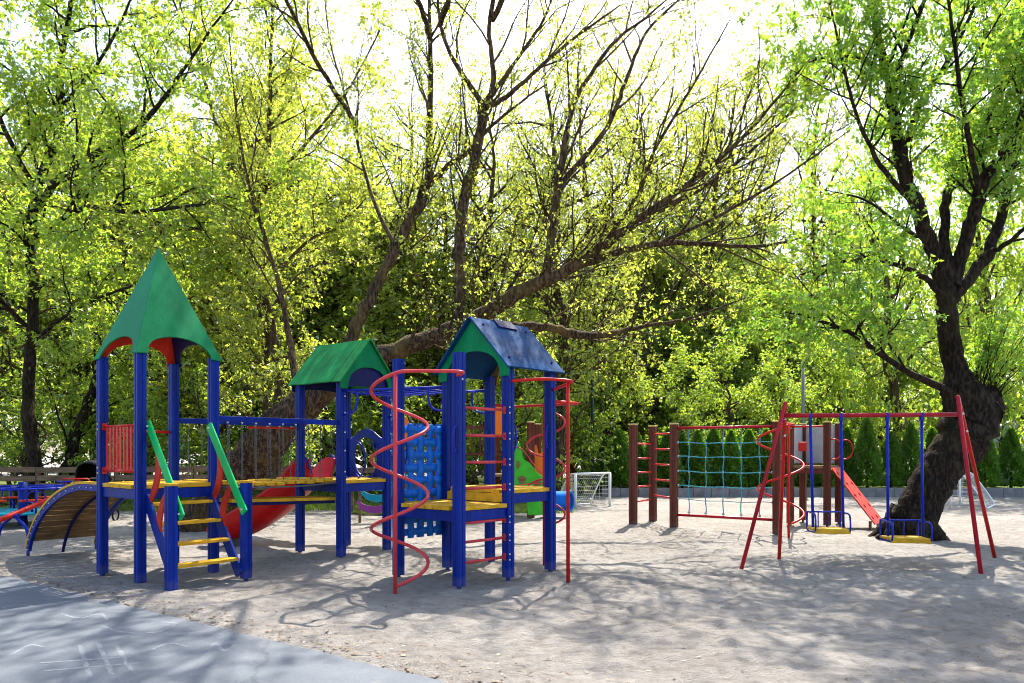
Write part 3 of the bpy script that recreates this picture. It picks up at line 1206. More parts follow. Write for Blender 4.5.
for i in range(npk):
    t = (i + 0.5) / npk
    pa = R1 + (N2 - R1) * (0.06 + 0.88 * t)
    pb = B1 + (W2 - B1) * (0.06 + 0.88 * t)
    z = 1.185 - 0.035 * math.sin(t * PI) + RNG.normal(0, 0.006)
    d = (N2 - R1) / np.linalg.norm(N2 - R1)
    m = MB()
    e = (pb - pa) / np.linalg.norm(pb - pa)
    m.box((pa + pb) / 2 + Z * z, e * (np.linalg.norm(pb - pa) / 2 - 0.01), np.cross(Z, e) * 0.068, Z * 0.024)
    m.build('plank', M['yellow'], SB, 0.006)
for (pa, pb) in ((R1, N2), (B1, W2)):
    pts = [pa + (pb - pa) * t + Z * (1.14 - 0.04 * math.sin(t * PI)) + (pb - pa) * 0 for t in np.linspace(0.04, 0.96, 12)]
    m = MB()
    m.tube(pts, 0.012, 6)
    m.build('cable', M['steel'], SB)

# ---- low walkway under the chain bridge
LW = tag(empty('low_walkway', V3(-3.3, 10.4, 0), PS), 'low plank walkway under the chain bridge')
wa, wb = V3(-3.82, 9.80, 0), V3(-2.70, 11.02, 0)
wd_ = (wb - wa) / np.linalg.norm(wb - wa)
wn_ = np.cross(Z, wd_)
m = MB()
for i in range(4):
    m.beam(wa + wn_ * (0.06 + 0.13 * i) + Z * 0.93, wb + wn_ * (0.06 + 0.13 * i) + Z * 0.885, 0.124, 0.045)
m.build('boards', M['yellow'], LW, 0.005)
m = MB()
for s in (0.03, 0.5):
    m.beam(wa + wn_ * s + Z * 0.885, wb + wn_ * s + Z * 0.84, 0.03, 0.045)
m.build('bearer', M['navy'], LW, 0.003)

# ---- red slide behind the plank roof tower
SD = tag(empty('slide', (W2 + X2) / 2, PS), 'red trough slide with raised side walls')
w_dir = np.array([-0.91, 0.415, 0])
w_dir /= np.linalg.norm(w_dir)
s_dir = np.array([-w_dir[1], w_dir[0], 0])
start = (W2 + X2) / 2 + v2 * 0.03
prof_t = [0, 0.18, 0.40, 0.7, 1.0, 1.3, 1.6, 1.85, 2.1, 2.2]
prof_z = [1.12, 1.08, 0.93, 0.66, 0.48, 0.32, 0.18, 0.10, 0.08, 0.08]
prof_h = [0.36, 0.47, 0.46, 0.42, 0.42, 0.42, 0.42, 0.38, 0.30, 0.16]
ts = np.linspace(0, 2.2, 45)
zs = np.interp(ts, prof_t, prof_z)
zs = np.convolve(np.r_[[zs[0]] * 3, zs, [zs[-1]] * 3], np.ones(7) / 7, 'valid')
hs = np.convolve(np.r_[[0.34] * 2, np.interp(ts, prof_t, prof_h), [0.1] * 2], np.ones(5) / 5, 'valid')
m = MB()
vs, fs = [], []
for t, z, h in zip(ts, zs, hs):
    hw2 = 0.31 + 0.07 * (t / 2.2)
    sec = []
    for k in range(13):
        th = PI * k / 12
        x = -math.cos(th)
        flat = abs(x) ** 4.0
        sec.append((x * hw2, flat * h))
    sec2 = [(x * (1 + 0.035 / hw2), y - 0.03 if abs(x) < hw2 * 0.8 else y + 0.004) for x, y in sec[::-1]]
    for (x, y) in sec + sec2:
        vs.append(start + w_dir * t + s_dir * x + Z * (z + y))
k = 26
for i in range(len(ts) - 1):
    for c in range(k):
        c2_ = (c + 1) % k
        fs.append([k * i + c, k * i + c2_, k * i + k + c2_, k * i + k + c])
m.add(vs, fs, True)
m.f += [list(range(k))[::-1], [k * (len(ts) - 1) + q for q in range(k)]]
m.sm += [False, False]
o = m.build('trough', M['slide_red'], SD)
o.data.update()
MB().box(start + w_dir * 1.95 + Z * 0.02, s_dir * 0.2, w_dir * 0.02, Z * 0.13).build('support', M['steel'], SD, 0.004)
for s in (-1, 1):
    pts = spline([start + s_dir * 0.33 * s - v2 * 0.06 + Z * 1.25, start + s_dir * 0.36 * s + w_dir * 0.05 + Z * 1.5, start + s_dir * 0.34 * s + w_dir * 0.14 + Z * 1.52, start + s_dir * 0.31 * s + w_dir * 0.2 + Z * 1.3], 6)
    MB().tube(pts, 0.015, 8).build('grip', M['blue_tube'], SD)

# ---- tower with the blue roof
a3 = 47.0
u3, v3 = ax(a3), ax(a3 + 90)
A3 = V3(-0.628, 8.53, 0)
P0, P1_, QL = 0.85, 0.83, 1.15
C3, D3 = A3 + P0 * u3, A3 + (P0 + P1_) * u3
E3, F3, G3 = A3 + QL * v3, A3 + P0 * u3 + QL * v3, A3 + (P0 + P1_) * u3 + QL * v3
T3 = tag(empty('tower', (C3 + F3) / 2, PS), 'two level tower under a dark blue gable roof')
for p, zt in ((A3, 2.78), (E3, 2.80), (C3, 2.72), (F3, 2.72), (D3, 2.70), (G3, 2.70)):
    post('post', M['blue'], T3, p[0], p[1], 0.03, zt, a3, 0.105)
deck(T3, A3, u3, v3, P0, QL, 0.95, 8, along='u')
deck(T3, C3, u3, v3, P1_, QL, 1.125, 8, along='u')
MB().box((C3 + F3) / 2 + Z * 1.015 - u3 * 0.045, u3 * 0.012, v3 * (QL / 2 - 0.055), Z * 0.055).build('riser_board', M['yellow'], T3, 0.003)
cc = (C3 + D3 + F3 + G3) / 4
gable_roof(T3, cc, u3, v3, P1_, 0.70, 2.66, 3.36, M['blue_roof'], 1, 0.15)
gable_board(T3, (C3 + F3) / 2 - u3 * 0.09, v3, u3, 0.67, 2.56, 2.69, 3.345, M['green'], 0.16, 0.36)
gable_board(T3, (D3 + G3) / 2 + u3 * 0.09, v3, -u3, 0.67, 2.56, 2.69, 3.345, M['wood'], 0.16, 0.34)
# dark cap plate riding on the ridge
m = MB()
for s in (-1, 1):
    d = v3 * s * 0.70 + Z * (2.66 - 3.36)
    d /= np.linalg.norm(d)
    n_ = np.cross(u3, d)
    n_ *= 1 if n_[2] > 0 else -1
    m.box(cc + Z * 3.385 + d * 0.085 + n_ * 0.016 + u3 * 0.06, u3 * 0.18, d * 0.085, n_ * 0.012)
m.build('ridge_cap', M['navy'], T3, 0.006)
for (fu, fd) in ((-0.42, 0.15), (-0.42, 0.82), (0.42, 0.15), (0.42, 0.82)):
    d = -v3 * 0.70 + Z * (2.66 - 3.36)
    L_ = np.linalg.norm(d)
    d /= L_
    n_ = np.cross(u3, d)
    n_ *= 1 if n_[2] > 0 else -1
    bolt(T3, M['navy'], cc + Z * 3.36 + d * L_ * fd + n_ * 0.026 + u3 * fu, n_, 0.016)
# ladder rungs on the near right face
for z in (0.275, 0.52, 0.75, 1.16, 1.475, 1.80, 2.13):
    m = MB()
    m.tube([A3 + u3 * 0.05 + Z * z, C3 - u3 * 0.05 + Z * z], 0.018, 10)
    m.box(C3 - u3 * 0.061 + Z * z, v3 * 0.02, u3 * 0.008, Z * 0.045)
    m.box(A3 + u3 * 0.061 + Z * z, v3 * 0.02, u3 * 0.008, Z * 0.045)
    o = m.build('rung', M['rose'], T3)
for z in (0.275, 0.52, 0.75, 1.16, 1.475, 1.80, 2.13):
    bolts(T3, M['bolt'], C3 - u3 * 0.035 - v3 * 0.053 + Z * z, -v3, 0.036, 0.011)
bolts(T3, M['bolt'], A3 - v3 * 0.053 + Z * 2.5, -v3, 0.04, 0.013)
# small hand grips bowed from the posts
for p, n_, z in ((A3, -u3, 1.75), (C3, u3, 1.78), (D3, -u3, 1.80), (E3, u3, 1.6), (G3, -u3, 1.75)):
    pts = spline([p + n_ * 0.05 - v3 * 0.03 + Z * (z - 0.17), p + n_ * 0.10 - v3 * 0.03 + Z * (z - 0.13), p + n_ * 0.12 - v3 * 0.03 + Z * z, p + n_ * 0.10 - v3 * 0.03 + Z * (z + 0.13), p + n_ * 0.05 - v3 * 0.03 + Z * (z + 0.17)], 5)
    MB().tube(pts, 0.012, 8).build('grip', M['blue_tube'], T3)

# ---- woven plastic climbing wall
CW = tag(empty('climbing_wall', (E3 + F3) / 2, PS), 'light blue plastic lattice')
o = E3 + v3 * 0.07
wdt = P0 - 0.02
m = MB()
zb, zt = 0.46, 1.98
nc, nr_ = 5, 9


def wavy(p0, p1, w_, acr, ph, amp=0.010, n=28):
    vs, fs = [], []
    for i in range(n + 1):
        t = i / n
        p = p0 + (p1 - p0) * t
        b_ = v3 * amp * math.sin(ph + t * PI * (nc if abs(acr[2]) > 0.5 else nr_))
        ww = w_ * (1 + 0.12 * math.cos(2 * t * PI * (nc if abs(acr[2]) > 0.5 else nr_) + ph))
        for (a, d) in ((-1, -1), (1, -1), (1, 1), (-1, 1)):
            vs.append(p + acr * ww * a + v3 * 0.011 * d + b_)
    for i in range(n):
        for c in range(4):
            c2_ = (c + 1) % 4
            fs.append([4 * i + c, 4 * i + c2_, 4 * i + 4 + c2_, 4 * i + 4 + c])
    fs += [[3, 2, 1, 0], [4 * n, 4 * n + 1, 4 * n + 2, 4 * n + 3]]
    m.add(vs, fs, True)


for i in range(nc):
    x = 0.09 + (wdt - 0.16) * i / (nc - 1)
    wavy(o + u3 * x + Z * zb, o + u3 * x + Z * zt, 0.052, u3, PI * (i % 2), n=54)
for j in range(nr_):
    z = zb + 0.08 + (zt - zb - 0.16) * j / (nr_ - 1)
    wavy(o + u3 * 0.03 + Z * z, o + u3 * (wdt - 0.01) + Z * z, 0.050, Z, PI * (j % 2) + PI, n=40)
m.build('lattice', M['net_blue'], CW)

# ---- overhead bars between the gabled towers
OB = tag(empty('overhead_ladder', (N2 + G3) / 2, PS), 'blue overhead bars')
zo = 2.50
for pa, pb in ((N2, F3), (E2, G3)):
    d = (pb - pa) / np.linalg.norm(pb - pa)
    m = MB()
    m.tube([pa + d * 0.05 + Z * (zo + 0.03), pb - d * 0.05 + Z * zo], 0.02, 10)
    m.build('rail', M['blue_tube'], OB)
    for q, s in ((pa, 1), (pb, -1)):
        pts = spline([q + d * s * 0.33 + Z * (zo + 0.01), q + d * s * 0.33 + Z * (zo - 0.17), q + d * s * 0.25 + Z * (zo - 0.29), q + d * s * 0.05 + Z * (zo - 0.34)], 6)
        MB().tube(pts, 0.016, 8).build('bracket', M['blue_tube'], OB)
for i in range(7):
    t = 0.12 + 0.76 * i / 6
    MB().tube([N2 + (F3 - N2) * t + Z * (zo - 0.01), E2 + (G3 - E2) * t + Z * (zo - 0.01)], 0.016, 8).build('rung', M['blue_tube'], OB)


def helix(cx, cy, r, ang0, z_top, z_bot, turns, sense, n=40):
    pts = []
    k = int(n * turns)
    for i in range(k + 1):
        f = i / k
        th = ang0 + sense * 2 * PI * turns * f
        pts.append(V3(cx + r * math.cos(th), cy + r * math.sin(th), z_top + (z_bot - z_top) * f))
    return np.array(pts)


# ---- red spiral in front
SPI = tag(empty('spiral_climber', V3(-1.335, 8.23, 0), PS), 'faded red spiral tube round a pole')
pp = V3(-1.335, 8.23, 0)
MB().tube([pp + Z * -0.05, pp + Z * 2.50], 0.023, 12).build('pole', M['rose'], SPI)
hx = helix(pp[0] + 0.0, pp[1] + 0.335, 0.335, -PI / 2, 2.50, 0.06, 3.0, -1)
arm = spline([A3 - v3 * 0.03 - u3 * 0.05 + Z * 2.5, A3 - v3 * 0.25 - u3 * 0.20 + Z * 2.515, pp + V3(0.30, 0.03, 2.53), pp + V3(0.08, -0.01, 2.52)], 8)
MB().tube(np.vstack([arm, hx]), 0.021, 10).build('spiral_tube', M['rose'], SPI)

# ---- fire pole on the right
FP = tag(empty('fire_pole', V3(0.71, 9.14, 0), PS), 'straight red pole on a triangular top frame')
fp = V3(0.71, 9.12, 0)
m = MB()
m.tube([fp + Z * -0.05, fp + Z * 2.5], 0.024, 12)
m.build('pole', M['red'], FP)
m = MB()
m.tube(spline([C3 - v3 * 0.05 + Z * 2.50, C3 + (fp - C3) * 0.5 - v3 * 0.07 + Z * 2.52, fp + V3(0.015, -0.02, 2.5), fp + V3(0.02, 0.10, 2.48), D3 - v3 * 0.05 + Z * 2.44], 8), 0.021, 10)
m.build('top_bar', M['red'], FP)

# ---- red weaving climber at the far right side
SN = tag(empty('loop_climber', V3(0.46, 10.33, 0), PS), 'red pole with a weaving loop tube')
sp = V3(0.46, 10.34, 0)
MB().tube([sp + Z * -0.05, sp + Z * 2.30], 0.021, 10).build('pole', M['red'], SN)
m = MB()
m.tube([G3 + u3 * 0.05 + Z * 2.29, G3 + u3 * 0.55 + Z * 2.29, D3 + u3 * 0.62 + Z * 2.29, D3 + u3 * 0.05 + Z * 2.29], 0.02, 10)
m.build('top_bar', M['red'], SN)
pts = []
for i in range(141):
    f = i / 140
    s = math.sin(f * 5 * PI)
    off = (abs(s) ** 0.55) * (1 if s >= 0 else -1)
    pts.append(sp - v3 * 0.36 * off + u3 * 0.03 + Z * (2.18 - 1.62 * f))
MB().tube(np.array(pts), 0.015, 8).build('loop_tube', M['rose'], SN)

# ------------------------------------------------------------------ swing set
SWC = V3(5.1, 10.15, 0)
SW = thing('swing_set', SWC, 'red tubular swing set with splayed legs, standing in front of the leaning tree', 'swing frame')
la, ra = W(788, 417, 10.3), W(955, 413, 10.0)
bz = 2.12
la[2] = ra[2] = bz
d = (ra - la) / np.linalg.norm(ra - la)
MB().tube([la - d * 0.05, ra + d * 0.03], 0.032, 14).build('crossbar', M['red_dark'], SW)
for (f1, f2, top, hz, mt, mt2) in (((740, 570, 0), (779, 558, 0), la, 2.31, M['red_dark'], M['red']), ((982, 577, 0), (996, 559, 0), ra, 2.38, M['red_dark'], M['red'])):
    def gp(px, py):
        Y = EYE * F_PX / (py - HOR)
        return V3((px - 512) / F_PX * Y, Y, -0.06)
    g1, g2 = gp(*f1[:2]), gp(*f2[:2])
    ap = np.array([top[0], top[1], hz]) + (-d if top is la else d) * 0.035
    k1, k2 = ap + (g1 - ap) * 0.06, ap + (g2 - ap) * 0.06
    arc = spline([ap + (g1 - ap) * 0.10, k1 + Z * 0.015, ap - Z * 0.01, k2 + Z * 0.015, ap + (g2 - ap) * 0.10], 6)
    MB().tube(np.vstack([[g1], arc[: len(arc) // 2 + 1]]), 0.027, 12).build('leg', mt, SW)
    MB().tube(np.vstack([arc[len(arc) // 2:], [g2]]), 0.027, 12).build('leg', mt2, SW)
    for s_ in (0.10, 0.2):
        bolt(SW, M['bolt'], ap + (g2 - ap) * s_ - V3(0, 0.024, 0), V3(0, -1, 0), 0.016)


def swing(px_l, px_r, ybar, sway, zseat, label, Y0):
    pl = la + d * ((W(px_l, 0, Y0)[0] - la[0]) / d[0])
    pr = la + d * ((W(px_r, 0, Y0)[0] - la[0]) / d[0])
    ctr = (pl + pr) / 2
    s = thing('swing', (ctr[0], ctr[1], zseat), label, 'swing', 'swings hanging from the red frame')
    perp = np.cross(Z, d)                                     # towards the back
    dn = V3(0, 0, zseat) - Z * 0
    bl = np.array([pl[0], pl[1], zseat]) + sway
    br = np.array([pr[0], pr[1], zseat]) + sway
    for t_, b_ in ((pl, bl), (pr, br)):
        m = MB()
        m.tube([t_ - Z * 0.06, b_ + Z * 0.03], 0.020, 10)
        m.build('hanger', M['blue_tube'], s)
        MB().box(t_ - Z * 0.03, d * 0.02, perp * 0.032, Z * 0.06).build('pivot', M['blue_tube'], s, 0.006)
    # seat boards
    m = MB()
    for i in range(4):
        c = (bl + br) / 2 + perp * (-0.15 + 0.1 * i)
        m.box(c, d * (np.linalg.norm(br - bl) / 2 + 0.035), perp * 0.046, Z * 0.016)
    m.box((bl + br) / 2 - perp * 0.205 - Z * 0.01, d * (np.linalg.norm(br - bl) / 2 + 0.035), perp * 0.012, Z * 0.034)
    m.build('seat', M['yellow'], s, 0.005)
    # side loops and the backrest bar
    for b_, q in ((bl, -1), (br, 1)):
        e = b_ + d * q * 0.025
        pts = spline([e - perp * 0.2 - Z * 0.03, e - perp * 0.23 + Z * 0.08, e - perp * 0.19 + Z * 0.22, e + Z * 0.235, e + perp * 0.19 + Z * 0.235, e + perp * 0.22 + Z * 0.2, e + perp * 0.21 - Z * 0.02, e - Z * 0.035, e - perp * 0.2 - Z * 0.03], 6)
        MB().tube(pts, 0.013, 8).build('armrest', M['blue_tube'], s)
    m = MB()
    m.tube([bl - d * 0.045 + perp * 0.19 + Z * 0.235, br + d * 0.045 + perp * 0.19 + Z * 0.235], 0.013, 8)
    for f in (0.3, 0.62):
        p = bl + (br - bl) * f + perp * 0.2
        m.tube([p + Z * 0.235, p], 0.009, 6)
    m.build('backrest', M['blue_tube'], s)


swing(812, 841, 0, V3(0.09, 0.12, 0), 0.49, 'left swing of the red frame, its yellow seat in front of the small red ramp', 10.2)
swing(888, 920, 0, V3(-0.03, -0.08, 0), 0.40, 'right swing of the red frame, hanging in front of the thick leaning trunk', 10.1)

# ------------------------------------------------------------------ wooden climbing frame
CF = thing('climbing_frame', (4.6, 15.2, 0), 'brown post climbing frame with rope net, red ladders and a small red ramp', 'climbing frame')
b0, b1, b2, b3 = V3(2.62, 15.57, 0), V3(3.22, 16.46, 0), V3(3.41, 15.16, 0), V3(5.14, 13.96, 0)
for p in (b0, b1, b2, b3):
    post('post', M['brown_post'], CF, p[0], p[1], 0.06, 2.18, 54, 0.13, True, M['cap'])
for pa, pb, zz in ((b0, b1, (0.52, 0.84, 1.15, 1.46, 1.78)), (b1, b2, (0.62, 0.98, 1.32, 1.66, 2.0))):
    d = (pb - pa) / np.linalg.norm(pb - pa)
    for z in zz:
        MB().tube([pa + d * 0.06 + Z * z, pb - d * 0.06 + Z * z], 0.02, 8).build('rung', M['rose'], CF)
d = (b3 - b2) / np.linalg.norm(b3 - b2)
for z in (0.28, 2.10):
    MB().tube([b2 + d * 0.06 + Z * z, b3 - d * 0.06 + Z * z], 0.028, 10).build('net_bar', M['red_dark'], CF)
RN = empty('rope_net', (b2 + b3) / 2, CF)
LN = np.linalg.norm(b3 - b2)
for z in (0.62, 0.90, 1.20, 1.51, 1.80):
    pts = []
    for i in range(25):
        t = i / 24
        pts.append(b2 + d * (0.06 + (LN - 0.12) * t) + Z * (z - 0.02 * math.sin(t * PI) + 0.008 * math.sin(t * 5 * PI)))
    m = MB()
    m.tube(np.array(pts), 0.011, 6)
    m.build('rope', M['rope'] if z > 0.8 else M['grey_rope'], RN)
    m = MB()
    m.ball(b2 + d * 0.09 + Z * z, 0.026, 8, 5)
    m.ball(b3 - d * 0.09 + Z * z, 0.026, 8, 5)
    m.build('rope_end', M['grey_rope'], RN)
for i in range(5):
    t = 0.155 + 0.172 * i
    p = b2 + (b3 - b2) * t
    m = MB()
    m.tube(np.array([p + d * 0.012 * math.sin(k * 1.3 + i) + Z * (0.32 + 1.76 * k / 14) for k in range(15)]), 0.011, 6)
    m.build('rope', M['rope'], RN)
    m = MB()
    for z in (0.62, 0.90, 1.20, 1.51, 1.80):
        m.ball(p + Z * (z - 0.015), 0.02, 8, 5)
    m.ball(p + Z * 0.345, 0.03, 8, 5)
    m.build('rope_knot', M['grey_rope'], RN)
# platform with grey panels and the red ramp
u4, v4 = ax(52), ax(142)
q3 = V3(6.83, 15.6, 0)
q4, q2 = q3 + u4 * 0.95, q3 + v4 * 0.78
q5 = q2 + u4 * 0.95
PF = empty('platform', (q3 + q5) / 2, CF)
for p in (q2, q3, q4, q5):
    post('post', M['brown_post'], PF, p[0], p[1], 0.05, 2.24, 52, 0.12, True, M['cap'])
MB().box((q3 + q5) / 2 + Z * 1.27, u4 * 0.5, v4 * 0.42, Z * 0.03).build('deck', M['wood'], PF, 0.004)
m = MB()
for pa, pb in ((q3, q2), (q2, q5), (q5, q4), (q4, q3)):
    e = (pb - pa) / np.linalg.norm(pb - pa)
    m.beam(pa + e * 0.062 + Z * 1.18, pb - e * 0.062 + Z * 1.18, 0.035, 0.11)
m.build('deck_frame', M['brown_post'], PF, 0.003)
for pa, pb in ((q2, q5), (q5, q4)):
    e = (pb - pa) / np.linalg.norm(pb - pa)
    MB().beam(pa + e * 0.066 + Z * 1.78, pb - e * 0.066 + Z * 1.78, 0.02, 0.88).build('side_panel', M['grey_panel'], PF, 0.006)
MB().tube([q2 - u4 * 0.03 + Z * 2.16, q3 - u4 * 0.03 + Z * 2.16], 0.02, 8).build('top_rail', M['red'], PF)
MB().box(q3 * 0.35 + q2 * 0.65 + Z * 1.72 - u4 * 0.03, v4 * 0.09, u4 * 0.02, Z * 0.10).build('play_box', M['red'], PF, 0.01)
for p in (q3, q4):
    c = p - v4 * 0.14 + Z * 1.66
    MB().tube(np.array([c + (-v4 * math.cos(t) * 0.16 + Z * math.sin(t) * 0.22) for t in np.linspace(0, 2 * PI, 20)[:-1]]), 0.015, 8, closed=True).build('hoop', M['red'], PF)
# ramp
RP = empty('ramp', (q3 + q4) / 2 - v4 * 0.3, CF)
ta, tb = q3 - v4 * 0.07 + u4 * 0.06 + Z * 1.26, q3 - v4 * 0.95 + u4 * 0.02 + Z * 0.09
dr = (tb - ta) / np.linalg.norm(tb - ta)
LR = np.linalg.norm(tb - ta)
nr3 = np.cross(u4, dr)
if np.dot(nr3, v4) > 0:
    nr3 = -nr3
# board with climbing holes cut through (grid of cells, some with an octagon hole)
m = MB()
wr = 0.84
nu, nl_ = 2, 5
for i in range(nu):
    for j in range(nl_):
        x0, x1 = wr * i / nu, wr * (i + 1) / nu
        y0, y1 = LR * j / nl_, LR * (j + 1) / nl_
        cx, cyy = (x0 + x1) / 2 + (0.05 if j % 2 else -0.05), (y0 + y1) / 2
        K = 16
        inn, ou = [], []
        for k in range(K):
            th = 2 * PI * (k + 0.5) / K
            c_, s_ = math.cos(th), math.sin(th)
            inn.append((cx + 0.062 * c_, cyy + 0.048 * s_))
            tx = ((x1 - cx) / c_) if c_ > 0 else ((x0 - cx) / c_)
            ty = ((y1 - cyy) / s_) if s_ > 0 else ((y0 - cyy) / s_)
            t = min(tx, ty)
            ou.append((cx + t * c_, cyy + t * s_))
        # put the cell corners in
        ring = []
        for k in range(K):
            ring.append(ou[k])
        vs = []
        for dep in (0, -0.024):
            for rg in (inn, ou):
                vs += [ta + u4 * a + dr * b + nr3 * dep for a, b in rg]
        fs = []
        for k in range(K):
            k2 = (k + 1) % K
            fs += [[k, K + k, K + k2, k2], [2 * K + k2, 3 * K + k2, 3 * K + k, 2 * K + k], [k2, k, 2 * K + k, 2 * K + k2], [K + k, K + k2, 3 * K + k2, 3 * K + k]]
        # corners left by the ring: fill triangles
        for (cxx, cyy2) in ((x0, y0), (x1, y0), (x1, y1), (x0, y1)):
            best = []
            for k in range(K):
                k2 = (k + 1) % K
                a, b = ou[k], ou[k2]
                onx = lambda p: abs(p[0] - cxx) < 1e-6
                ony = lambda p: abs(p[1] - cyy2) < 1e-6
                if (onx(a) and ony(b)) or (ony(a) and onx(b)):
                    for dep, o_ in ((0, K), (-0.024, 3 * K)):
                        n0 = len(vs)
                        vs.append(ta + u4 * cxx + dr * cyy2 + nr3 * dep)
                        fs.append([o_ + k, n0, o_ + k2] if dep == 0 else [o_ + k2, n0, o_ + k])
        m.add(vs, fs)
m.build('ramp_board', M['ramp_red'], RP)
for s in (0.04, wr - 0.04):
    m = MB()
    f = tb + u4 * s - dr * 0.12
    m.box(V3(f[0], f[1], f[2] / 2 - 0.03) + nr3 * -0.05, u4 * 0.025, v4 * 0.025, Z * (f[2] / 2 + 0.02))
    m.build('foot', M['brown_post'], RP)
# red spiral of the frame
S2 = empty('spiral_climber', V3(5.15, 13.4, 0), CF)
pp = V3(5.15, 13.4, 0)
MB().tube([pp - Z * 0.05, pp + Z * 2.12], 0.023, 10).build('pole', M['red'], S2)
hx = helix(pp[0], pp[1] + 0.42, 0.42, -PI / 2, 2.10, 0.25, 2.0, -1)
MB().tube(np.vstack([spline([b3 + V3(0.0, -0.06, 2.12), pp + V3(0.12, 0.25, 2.13), pp + V3(0.1, 0.0, 2.11)], 6), hx, [pp + Z * 0.05]]), 0.021, 10).build('spiral_tube', M['red'], S2)
MB().tube([pp + V3(0, 0.02, 2.05), q2 + V3(0, -0.06, 2.12)], 0.02, 8).build('tie_bar', M['red_dark'], S2)
for z in (0.35, 0.6, 0.85, 1.1, 1.5):
    bolts(CF, M['bolt'], b3 + V3(0.045, -0.055, z), V3(0.59, -0.81, 0), 0.03, 0.014)


# ------------------------------------------------------------------ small goals
def goal(g0, g1, back, h, label):
    """white tube goal; g0,g1 = feet of the mouth, back = vector to the rear"""
    g0, g1, back = map(lambda q: np.asarray(q, float), (g0, g1, back))
    t = thing('football_goal', (g0 + g1) / 2, label, 'goal', 'small white goals at the back of the sand')
    MB().tube([g0 - Z * 0.03, g0 + Z * h], 0.035, 8).build('goalpost', M['white'], t)
    MB().tube([g1 - Z * 0.03, g1 + Z * h], 0.035, 8).build('goalpost', M['white'], t)
    MB().tube([g0 + Z * h, g1 + Z * h], 0.03, 8).build('crossbar', M['white'], t)
    for g in (g0, g1):
        MB().tube(spline([g + Z * h, g + back * 0.35 + Z * h * 0.92, g + back * 0.8 + Z * h * 0.35, g + back], 6), 0.022, 6).build('stay', M['white'], t)
    MB().tube([g0 + back + Z * 0.02, g1 + back + Z * 0.02], 0.022, 6).build('ground_bar', M['white'], t)
    # net: cords on the back sheet and both sides
    m = MB()
    curve = spline([Z * h, back * 0.35 + Z * h * 0.92, back * 0.8 + Z * h * 0.35, back * 1.0 + Z * 0.02], 5)
    n1, n2 = 17, 14
    for i in range(n1):
        f = i / (n1 - 1)
        m.tube(curve + (g0 + (g1 - g0) * f), 0.0045, 3, caps=False)
    for i in range(n2):
        f = i / (n2 - 1) * (len(curve) - 1)
        k = int(f)
        c = curve[k]
        m.tube([g0 + c, g1 + c], 0.0045, 3, caps=False)
    for g in (g0, g1):
        for i in range(1, 8):
            f = i / 8
            c = curve[int(f * (len(curve) - 1))]
            m.tube([g + c, g + np.array([c[0], c[1], 0.02])], 0.0045, 3, caps=False)
            zc = h * f
            kk = np.argmin(np.abs(curve[:, 2] - zc))
            m.tube([g + Z * zc, g + curve[kk]], 0.0045, 3, caps=False)
    m.build('net', M['net_white'], t)


ga, gb = V3(1.80, 20.4, 0), V3(2.90, 21.3, 0)
goal(ga, gb, V3(-0.5, 0.75, 0), 0.98, 'small white goal with sagging net, standing past the play structure')
gc, gd = V3(12.35, 20.3, 0), V3(13.5, 21.7, 0)
goal(gc, gd, V3(0.95, -0.15, 0), 1.02, 'small white goal half hidden behind the leaning trunk')

# ------------------------------------------------------------------ kerb wall at the back
KW = MB()
ky = 25.6
n = 40
for i in range(n):
    x0, x1 = 3.2 + 26 * i / n, 3.2 + 26 * (i + 1) / n
    KW.box(((x0 + x1) / 2, ky + 0.12, 0.13 + RNG.normal(0, 0.004)), (((x1 - x0) / 2 - 0.006), 0, 0), (0, 0.1, 0), (0, 0, 0.19))
o = KW.build('retaining_wall', M['kerb'], None, 0.012, (3.2, ky, 0))
tag(o, 'long low grey concrete wall holding the thuja bed at the back of the sand', 'wall')
m = MB()
m.add([(3.4, ky + 0.2, 0.27), (40, ky + 0.2, 0.27), (40, 40, 0.27), (3.4, 40, 0.27)], [[0, 1, 2, 3]])
o = m.build('planting_bed', M['lawn'])
tag(o, kind='structure')

# ------------------------------------------------------------------ left background furniture
# rail fence
FE = thing('rail_fence', (-9, 19.2, 0), 'weathered brown plank fence running behind the left side of the playground', 'fence')
fx = np.linspace(-19, -2.2, 9)
for i, x in enumerate(fx):
    MB().box((x, 19.3, 0.58), (0.05, 0, 0), (0, 0.05, 0), (0, 0, 0.6)).build('fence_post', M['old_wood'], FE, 0.008)
for i in range(8):
    for z in (0.66, 0.9, 1.13):
        m = MB()
        m.box(((fx[i] + fx[i + 1]) / 2, 19.22, z + RNG.normal(0, 0.012)), ((fx[i + 1] - fx[i]) / 2 - 0.01, 0, RNG.normal(0, 0.012)), (0, 0.018, 0), (0, 0, 0.075))
        m.build('fence_rail', M['old_wood'], FE, 0.005)

